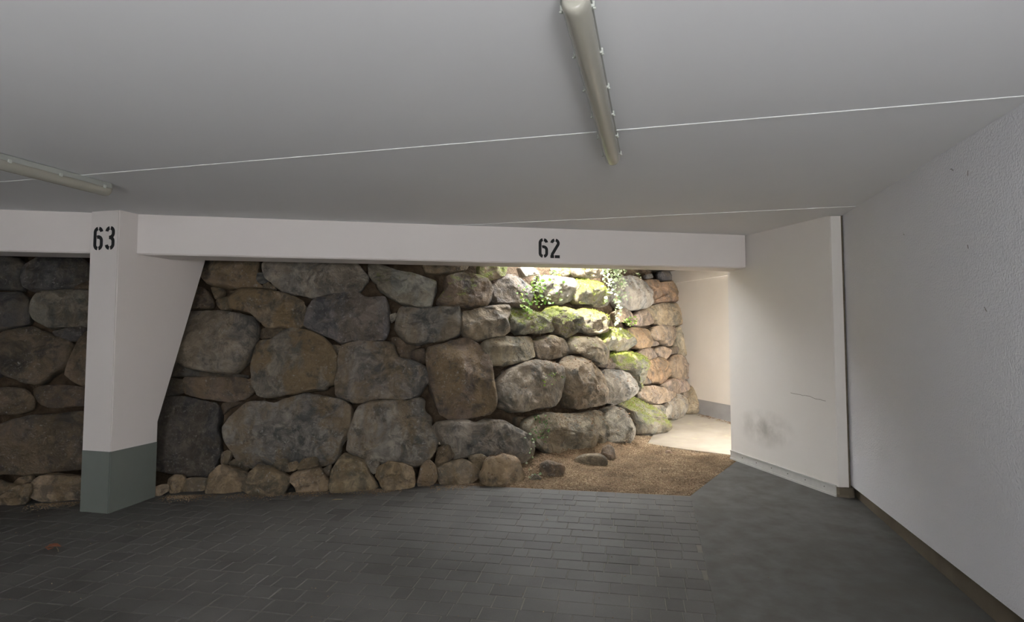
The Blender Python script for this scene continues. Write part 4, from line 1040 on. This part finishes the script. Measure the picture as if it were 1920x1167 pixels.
# ------------------------------------------------------------------ roof over the gap behind the beam, with the light well
HX0, HX1, HY0, HY1 = -.02, 1.08, 6.14, 8.4
def roof_piece(bm, poly, z):
    prism(bm, poly, z, z + .30)
bm = bmesh.new()
by = lambda x: beam_y(x) + TB - .02
roof_piece(bm, [(-9.3, by(-9.3)), (HX0, by(HX0)), (HX0, 9.5), (-9.3, 8.0)], CEIL)
roof_piece(bm, [(HX0, by(HX0)), (HX1, by(HX1)), (HX1, 6.16), (HX0, 5.95)], CEIL)
roof_piece(bm, [(HX1, by(HX1)), (2.42, by(2.4)), (3.05, 5.6), (3.35, 6.2), (3.5, 10.5), (HX1, 10.5)], 2.47)
roof_piece(bm, [(HX0, HY1), (HX1, HY1), (HX1, 10.5), (HX0, 9.5)], 2.47)
struct(mobj('ceiling_back', bm, M['base']), 'dark slab roof over the gap behind the beam', 'ceiling')

# far white wall of the passage
W0 = (2.9, 8.97)
def wpt(d, off=0.0):
    return (W0[0] - GD[0] * d + GN[0] * off, W0[1] - GD[1] * d + GN[1] * off)
bm = bmesh.new()
prism(bm, [wpt(-1.3), wpt(3.4), wpt(3.4, .2), wpt(-1.3, .2)], .40, 2.5)
far = struct(mobj('wall_far', bm, M['far_wall']), 'cream plastered wall of the passage behind the opening', 'wall')
bm = bmesh.new()
prism(bm, [wpt(-1.3, .008), wpt(3.4, .008), wpt(3.4, .2), wpt(-1.3, .2)], -.1, .40)
struct(mobj('baseboard_far', bm, M['far_base']), 'grey base band of the passage wall', 'baseboard')
bm = bmesh.new()
prism(bm, [wpt(-1.3, -.03), wpt(3.4, -.03), wpt(3.4, .2), wpt(-1.3, .2)], 2.26, 2.5)
mobj('wall_head', bm, M['far_wall'], far)
# ------------------------------------------------------------------ gravel and earth at the foot of the wall
def inside(poly, x, y):
    c = False
    for i in range(len(poly)):
        x1, y1 = poly[i]
        x2, y2 = poly[i - 1]
        if (y1 > y) != (y2 > y) and x < (x2 - x1) * (y - y1) / (y2 - y1) + x1:
            c = not c
    return c
CONC = [(paver_edge_x(-6.4), -6.4), (1.516, 4.926), (1.83, 5.36), (2.36, 6.07), (2.55, 6.05), (3.5, 5.5), (3.5, -6.4)]
def ground_z(x, y):
    d = -foot_dist(x, y)           # metres out from the wall foot
    z = fl(x, y) - .004
    bank = max(0.0, 1 - max(d, 0) / .45)
    nz = .012 * noise.noise(Vector((x * 3, y * 3, 0)))
    if x > -.15:
        k = min(1, (x + .15) / .4) * max(0.0, min(1.0, (1.75 - x) / .5))
        z += .12 * k * bank * bank
    return z + nz
def on_gravel(x, y):
    if inside(CONC, x, y) or inside(PATH, x, y):
        return False
    if y < paver_edge_y(x) and x < paver_edge_x(y):
        return False
    return -foot_dist(x, y) > -.25
bm = bmesh.new()
G = {}
gx0, gy0, gs = -9.0, 4.2, .07
NXg, NYg = int(12.6 / gs), int(5.6 / gs)
for i in range(NXg + 1):
    for j in range(NYg + 1):
        x, y = gx0 + i * gs, gy0 + j * gs
        z = ground_z(x, y) if on_gravel(x, y) else fl(x, y) - .05
        G[i, j] = bm.verts.new((x, y, z))
for i in range(NXg):
    for j in range(NYg):
        bm.faces.new((G[i, j], G[i + 1, j], G[i + 1, j + 1], G[i, j + 1]))
struct(mobj('floor_gravel_bed', bm, M['gravel_bed'], smooth=True), 'sandy earth bed under the gravel at the wall foot', 'ground')

OCT = [(1, 0, 0), (-1, 0, 0), (0, 1, 0), (0, -1, 0), (0, 0, 1), (0, 0, -1)]
OCF = [(0, 2, 4), (2, 1, 4), (1, 3, 4), (3, 0, 4), (2, 0, 5), (1, 2, 5), (3, 1, 5), (0, 3, 5)]
def pebbles(name, spots, mat, label, cat):
    r = random.Random(5)
    vv, ff = [], []
    for x, y, z, s in spots:
        b0 = len(vv)
        m = Matrix.Rotation(r.uniform(0, 6.3), 3, 'Z') @ Matrix.Rotation(r.uniform(-.6, .6), 3, 'X')
        sx, sy, sz = s * r.uniform(.7, 1.3), s * r.uniform(.6, 1.1), s * r.uniform(.5, .8)
        for v in OCT:
            q = m @ Vector((v[0] * sx, v[1] * sy, v[2] * sz))
            vv.append((x + q.x, y + q.y, z + q.z))
        ff += [[b0 + k for k in t] for t in OCF]
    me = bpy.data.meshes.new(name)
    me.from_pydata(vv, [], ff)
    o = mobj(name, me, mat)
    o['kind'] = 'stuff'
    o['label'] = label
    o['category'] = cat
    return o
rnd = random.Random(21)
spots = []
while len(spots) < 15000:
    x, y = rnd.uniform(-.3, 2.5), rnd.uniform(4.85, 7.4)
    if on_gravel(x, y) and -foot_dist(x, y) > -.05:
        spots.append((x, y, ground_z(x, y) + .002, rnd.uniform(.005, .011)))
# the thin drift of grit along the foot stones and the strays on the paving
while len(spots) < 18500:
    x = rnd.uniform(-4.6, .2)
    y = foot_y(x) - abs(rnd.gauss(0, .07)) - .13
    if noise.noise(Vector((x * 3, 0, 0))) > -.25 + .6 * rnd.random() and not (-3.56 < x < -3.04 and y < 5.12):
        spots.append((x, y, fl(x, y) + .003, rnd.uniform(.003, .007)))
for _ in range(170):
    x, y = rnd.uniform(-3.8, 1.5), rnd.uniform(2.7, 5.1)
    if not (-3.6 < x < -3.0 and y > 4.5):
        spots.append((x, y, fl(x, y) + .002, rnd.uniform(.002, .0055)))
pebbles('gravel', spots, M['gravel'], 'tan gravel strewn between the paving and the boulder wall', 'gravel')

# ------------------------------------------------------------------ batten lights (switched off)
def lamp_glass():
    k = NT('lamp_diffuser')
    k.b.inputs['Transmission Weight'].default_value = .5
    k.b.inputs['IOR'].default_value = 1.35
    return k.set((.66, .635, .55), .10, .6)
M['diffuser'] = lamp_glass()
LL, LW = 1.57, .086
def lamp_profile(w, d, n=14):
    return [(-w / 2 * math.cos(math.pi * i / n), -d * math.sin(math.pi * i / n) ** .8) for i in range(n + 1)]
def make_lamp():
    root = empty('batten_light')
    def put(name, bm, mat, smooth=False, parent=root):
        return mobj(name, bm, mat, parent, smooth)
    def cap_scale(t):
        e = min(t, LL - t) / .036
        return 1.0 if e >= 1 else math.sqrt(max(0.0, 1 - (1 - e) ** 2)) * .42 + .58
    ts = [0, .003, .008, .015, .025, .036] + [.036 + (LL - .072) * i / 12 for i in range(1, 12)] + [LL - v for v in (.036, .025, .015, .008, .003, 0)]
    # housing against the ceiling
    bm = bmesh.new()
    rings = []
    for t in ts:
        s = cap_scale(t)
        rings.append([bm.verts.new(v) for v in ((-.036 * s, t, 0), (-.046 * s, t, -.034), (.046 * s, t, -.034), (.036 * s, t, 0))])
    for a, b in zip(rings[:-1], rings[1:]):
        for i in range(4):
            bm.faces.new((a[i], a[(i + 1) % 4], b[(i + 1) % 4], b[i]))
    bm.faces.new(rings[0][::-1])
    bm.faces.new(rings[-1])
    bmesh.ops.recalc_face_normals(bm, faces=bm.faces)
    put('housing', bm, M['housing'])
    # clear ribbed diffuser
    bm = bmesh.new()
    rings = []
    for t in ts:
        s = cap_scale(t)
        rings.append([bm.verts.new((x * s, t, -.030 + z * (.35 + .65 * s))) for x, z in lamp_profile(LW, .056)])
    for a, b in zip(rings[:-1], rings[1:]):
        for i in range(len(a) - 1):
            bm.faces.new((a[i], a[i + 1], b[i + 1], b[i]))
    bm.faces.new(rings[0][::-1])
    bm.faces.new(rings[-1])
    bmesh.ops.recalc_face_normals(bm, faces=bm.faces)
    o = put('diffuser', bm, M['diffuser'], True)
    sm = o.modifiers.new('thickness', 'SOLIDIFY')
    sm.thickness = .002
    o['label'] = 'dull translucent plastic cover'
    # tray and tube behind the cover
    bm = bmesh.new()
    prof = ((-.034, -.036), (-.018, -.052), (.018, -.052), (.034, -.036))
    ra = [bm.verts.new((x, .05, z)) for x, z in prof]
    rb = [bm.verts.new((x, LL - .05, z)) for x, z in prof]
    for i in range(4):
        bm.faces.new((ra[i], ra[(i + 1) % 4], rb[(i + 1) % 4], rb[i]))
    bm.faces.new(ra[::-1])
    bm.faces.new(rb)
    bmesh.ops.recalc_face_normals(bm, faces=bm.faces)
    tray = put('reflector_tray', bm, M['tray'])
    bm = bmesh.new()
    tube(bm, [(0, .04, -.066), (0, LL - .04, -.066)], .012, 12)
    put('lamp_tube', bm, M['tube'], True, tray)
    # clips along both edges
    for i in range(6):
        t = .07 + i * (LL - .14) / 5
        for s in (-1, 1):
            bm = bmesh.new()
            box(bm, (s * .046, t, -.033), (.010, .018, .018))
            box(bm, (s * .050, t, -.043), (.008, .010, .005))
            bevel(bm, .001, 1)
            put('clip', bm, M['clip'])
    bm = bmesh.new()
    tube(bm, [(0, .004, -.03), (0, -.02, -.03)], .018, 12)
    tube(bm, [(0, -.018, -.03), (0, -.045, -.03)], .013, 12)
    gland = put('cable_gland', bm, M['housing'], True)
    bm = bmesh.new()
    tube(bm, [(0, -.04, -.03), (0, -.09, -.02), (0, -.16, -.008), (0, -1.5, -.008)], .006, 6)
    put('cable', bm, M['housing'], True, gland)
    return root
def copy_thing(o, parent=None):
    c = o.copy()
    COL.objects.link(c)
    c.parent = parent
    for ch in [q for q in bpy.data.objects if q.parent == o]:
        copy_thing(ch, c)
    return c
lamp = make_lamp()
lamp2 = copy_thing(lamp)
for o, far_end, lab in ((lamp, (.556, 3.10), 'dull grey batten light running down the ceiling above number 62'),
                        (lamp2, (-2.715, 3.80), 'dull grey batten light at the left edge of the ceiling above number 63')):
    o.location = (far_end[0] - AX[0] * LL, far_end[1] - AX[1] * LL, CEIL - .004)
    o.rotation_euler = (0, 0, -ALPHA)
    tag(o, lab, 'ceiling light', 'batten lights on the ceiling')

# ------------------------------------------------------------------ loose rocks on the gravel
def loose_rock(poly, loc, yaw, tint, label, seed, moss=0.0):
    me = boulder_mesh(poly, seed, 1, 1.3)
    me.materials.append(M['stone'])
    o = mobj('loose_rock', me, None, None, smooth=True, loc=loc, rot=(0, 0, yaw))
    set_stone(o, tint, moss, .2, seed, 1.4)
    tag(o, label, 'rock', 'loose rocks on the gravel')
def sit(x, y, dz):
    return (x, y, ground_z(x, y) + dz)
loose_rock([(-.11, -.03), (-.10, .05), (-.04, .08), (.03, .06), (.12, .03), (.11, -.04), (.03, -.07), (-.08, -.06)], sit(.38, 5.56, .05), .1, 'brown',
           'brown angular rock lying on the gravel beside the last foot boulder', 301)
loose_rock([(-.16, -.05), (-.14, .01), (-.05, .05), (.10, .06), (.17, .02), (.17, -.05), (.02, -.07)], sit(.80, 5.98, .04), -.2, 'beige',
           'flat buff rock half buried in the gravel below the ledge boulder', 302)
loose_rock([(-.07, -.04), (-.06, .05), (.0, .09), (.06, .05), (.07, -.05), (.0, -.07)], sit(1.03, 6.22, .05), -.5, 'brown',
           'small upright brown rock at the tip of the ledge boulder', 303)
loose_rock([(-.035, -.02), (-.02, .02), (.02, .022), (.04, -.01), (.01, -.025)], sit(1.74, 6.40, .012), .3, 'pink',
           'small reddish stone alone on the gravel near the path slab', 304)
loose_rock([(-.05, -.02), (-.03, .025), (.02, .03), (.055, 0), (.02, -.03)], sit(.22, 5.42, .012), .2, 'beige',
           'small buff stone on the gravel in front of the weed', 305)

# ------------------------------------------------------------------ plants
def leaf_faces(vv, ff, p, d, up, L, W):
    """one folded pointed leaf: six vertices, four faces"""
    d = d.normalized()
    s = d.cross(up)
    if s.length < 1e-3:
        s = d.cross(Vector((1, 0, 0)))
    s.normalize()
    n = s.cross(d)
    b0 = len(vv)
    for a, b, c in ((0, 0, 0), (.35, .5, .08), (.62, .42, .06), (1, 0, -.12), (.62, -.42, .06), (.35, -.5, .08), (.5, 0, 0)):
        vv.append(tuple(p + d * (a * L) + s * (b * W) + n * (c * L)))
    ff += [[b0, b0 + 1, b0 + 6], [b0 + 1, b0 + 2, b0 + 6], [b0 + 2, b0 + 3, b0 + 6], [b0 + 3, b0 + 4, b0 + 6], [b0 + 4, b0 + 5, b0 + 6], [b0 + 5, b0, b0 + 6]]
def plant(name, label, cat, base, strands, leaf_mat, L, per, seed, stem_r=.0025, spread=.02):
    """strands: polylines of world points; leaves grow along them"""
    r = random.Random(seed)
    root = empty(name, base)
    tag(root, label, cat)
    B = Vector(base)
    bm = bmesh.new()
    vv, ff = [], []
    for st in strands:
        pts = [Vector(p) - B for p in st]
        tube(bm, pts, [stem_r * (1 - .5 * i / len(pts)) for i in range(len(pts))], 5)
        for a, b in zip(pts[:-1], pts[1:]):
            n = max(1, int(per * (b - a).length))
            for k in range(n):
                p = a.lerp(b, r.random()) + Vector((r.gauss(0, spread), r.gauss(0, spread), r.gauss(0, spread)))
                d = Vector((r.uniform(-1, 1), r.uniform(-1.2, .3), r.uniform(-.9, .5)))
                u = Vector((r.uniform(-.5, .5), -.6, r.uniform(.2, 1)))
                l = L * r.uniform(.6, 1.25)
                leaf_faces(vv, ff, p, d, u, l, l * .85)
    mobj('stem', bm, M['stem'], root, smooth=True)
    me = bpy.data.meshes.new('foliage')
    me.from_pydata(vv, [], ff)
    o = mobj('foliage', me, leaf_mat, root)
    o['kind'] = 'stuff'
    return root
def wander(a, b, n, amp, seed, sag=0.0):
    r = random.Random(seed)
    a, b = Vector(a), Vector(b)
    out = []
    for i in range(n + 1):
        t = i / n
        p = a.lerp(b, t) + Vector((r.uniform(-amp, amp), r.uniform(-amp, amp) * .6, r.uniform(-amp, amp) * .5 - sag * math.sin(math.pi * t)))
        out.append(tuple(p if 0 < i else a))
    return out
strands = []
r_ = random.Random(8)
for i in range(10):
    x0 = 1.10 + i * .03 + r_.uniform(-.02, .02)
    y0 = 7.02 + .42 * (x0 - 1.1)
    strands.append(wander((x0, y0 + .12, 2.52), (x0 + r_.uniform(-.02, .08), y0 - .10, 2.52 - r_.uniform(.35, .85)), 9, .018, 40 + i))
strands.append(wander((1.36, 7.14, 2.4), (1.62, 7.2, 2.12), 7, .015, 60))
strands.append(wander((1.3, 7.05, 1.9), (1.28, 6.95, 1.45), 7, .03, 61))
plant('trailing_ivy', 'pale variegated ivy trailing down beside the round grey boulder', 'ivy', (1.25, 7.12, 2.5), strands, M['ivy'], .042, 62, 1, spread=.028)
strands = []
for i in range(13):
    strands.append(wander((.14 + .05 * i * r_.random(), 6.26 + .015 * i, 1.56 + .04 * i), (.12 + .035 * i, 6.14 + .02 * i, 1.70 + .46 * r_.random()), 6, .03, 80 + i))
plant('green_weed', 'bright green leafy weed at the left of the sunlit white boulder', 'weed', (.3, 6.3, 1.6), strands, M['green_leaf'], .042, 40, 2, spread=.032)
strands = [wander((1.42 + .03 * i, 7.12 + .03 * i, 1.62), (1.40 + .05 * i, 7.02 + .03 * i, 1.50 + .08 * r_.random()), 4, .03, 100 + i) for i in range(4)]
plant('creeper_tuft', 'small green creeper tuft below the trailing ivy', 'creeper', (1.45, 7.1, 1.6), strands, M['green_leaf'], .036, 70, 3)
strands = [wander((.16, 5.40, .06), (.21, 5.52, .50), 7, .02, 120), wander((.19, 5.46, .25), (.12, 5.44, .42), 4, .015, 121), wander((.15, 5.4, .06), (.26, 5.36, .16), 4, .015, 122)]
plant('slender_weed', 'slender pale-leaved weed growing at the foot of the grey boulder', 'weed', (.16, 5.40, .055), strands, M['ivy'], .030, 26, 4, stem_r=.002, spread=.012)
strands = [wander((.24 + .03 * i, 5.72, .62), (.22 + .035 * i, 5.62, .34 + .05 * r_.random()), 6, .03, 130 + i) for i in range(4)]
plant('hanging_herb', 'thin dark green herb hanging over the lowest ledge', 'herb', (.28, 5.72, .62), strands, M['dark_leaf'], .024, 60, 5, stem_r=.0015, spread=.03)
strands = [wander((.33 + .05 * i, 5.92 + .05 * i, 1.03), (.33 + .06 * i, 5.84 + .05 * i, .90 + .1 * r_.random()), 4, .02, 140 + i) for i in range(4)]
plant('ledge_sprig', 'small green sprig on top of the big grey lit boulder', 'herb', (.4, 5.95, 1.03), strands, M['green_leaf'], .022, 45, 6, stem_r=.0015, spread=.02)

# moss, leaf litter and twigs that lie on the upward faces of the lit boulders
r_ = random.Random(31)
mv, mf_, lv, lf = [], [], [], []
for o in [q for q in bpy.data.objects if q.parent == wall_back and q.name.startswith('stone')]:
    if o.location.x < -.1:
        continue
    mw = Matrix.Translation(o.location) @ o.rotation_euler.to_matrix().to_4x4()
    rot = o.rotation_euler.to_matrix()
    mo = o['moss']
    for p in o.data.polygons:
        n = rot @ p.normal
        if n.z < .12:
            continue
        c = mw @ p.center
        patch = noise.noise(c * 5.0)
        if mo > .3:
            dens = p.area * 9000 * mo * max(0, n.z + .15)
            if patch > .15 - mo * .6:
                k = int(dens + r_.random())
                for _ in range(min(k, 10)):
                    q = c + Vector((r_.gauss(0, .012), r_.gauss(0, .012), 0))
                    d = n + Vector((r_.uniform(-.7, .7), r_.uniform(-.7, .7), r_.uniform(-.3, .5)))
                    leaf_faces(mv, mf_, q, d, Vector((r_.uniform(-1, 1), -1, 0)), r_.uniform(.008, .02), .006)
        if n.z > .55 and r_.random() < p.area * 650 * (1.2 if o.location.z < 1.2 else .6):
            q = c + n * .004
            d = Vector((r_.uniform(-1, 1), r_.uniform(-1, 1), .1))
            leaf_faces(lv, lf, q, d, n, r_.uniform(.015, .035), r_.uniform(.006, .016))
for _ in range(90):                         # drift of dead leaves along the far wall
    d = r_.uniform(-.1, .95)
    x, y = wpt(d, -abs(r_.gauss(0, .05)) - .02)
    leaf_faces(lv, lf, Vector((x, y, fl(x, y) + .008)), Vector((r_.uniform(-1, 1), r_.uniform(-1, 1), .15)), Vector((0, 0, 1)), r_.uniform(.02, .045), .02)
for _ in range(160):
    x, y = r_.uniform(-.1, 2.2), r_.uniform(5.1, 6.8)
    if on_gravel(x, y):
        leaf_faces(lv, lf, Vector((x, y, ground_z(x, y) + .008)), Vector((r_.uniform(-1, 1), r_.uniform(-1, 1), .15)), Vector((0, 0, 1)), r_.uniform(.012, .03), .012)
for nm, a, b, mt, lab in (('moss', mv, mf_, M['moss'], 'yellow-green moss cushions'), ('leaf_litter', lv, lf, M['litter'], 'brown leaf litter')):
    me = bpy.data.meshes.new(nm)
    me.from_pydata(a, [], b)
    if nm == 'moss':
        o = mobj(nm, me, mt, wall_back)
        o['label'] = lab
    else:
        o = mobj(nm, me, mt)
        tag(o, 'brown leaf litter caught on the boulder ledges and along the passage wall', 'leaf litter')
    o['kind'] = 'stuff'

# dry leaf, stick and twigs lying on the paving
root = empty('dry_leaf', (-3.10, 3.93, fl(-3.10, 3.93)))
tag(root, 'curled reddish dry leaf on the dark paving at the left', 'leaf')
vv, ff = [], []
leaf_faces(vv, ff, Vector((-.05, 0, .012)), Vector((1, .2, .1)), Vector((0, 0, 1)), .10, .07)
leaf_faces(vv, ff, Vector((-.01, -.01, .010)), Vector((.6, -.8, .25)), Vector((.3, 0, 1)), .07, .05)
leaf_faces(vv, ff, Vector((.0, .0, .012)), Vector((-.5, .9, .2)), Vector((0, .3, 1)), .06, .045)
me = bpy.data.meshes.new('blade')
me.from_pydata(vv, [], ff)
o = mobj('blade', me, M['dry_leaf'], root)
sm = o.modifiers.new('thickness', 'SOLIDIFY')
sm.thickness = .0015
bm = bmesh.new()
tube(bm, [(.03, .0, .012), (.07, -.035, .009), (.09, -.06, .006)], .0018, 5)
mobj('leaf_stalk', bm, M['twig'], root)
bm = bmesh.new()
x, y = -1.48, 4.91
tube(bm, [(-.04, -.006, .004), (0, .002, .005), (.045, .008, .004)], [.003, .0035, .002], 6)
tag(mobj('dry_stick', bm, M['twig'], None, True, loc=(x, y, fl(x, y))), 'short pale stick on the paving in front of the foot boulders', 'stick')
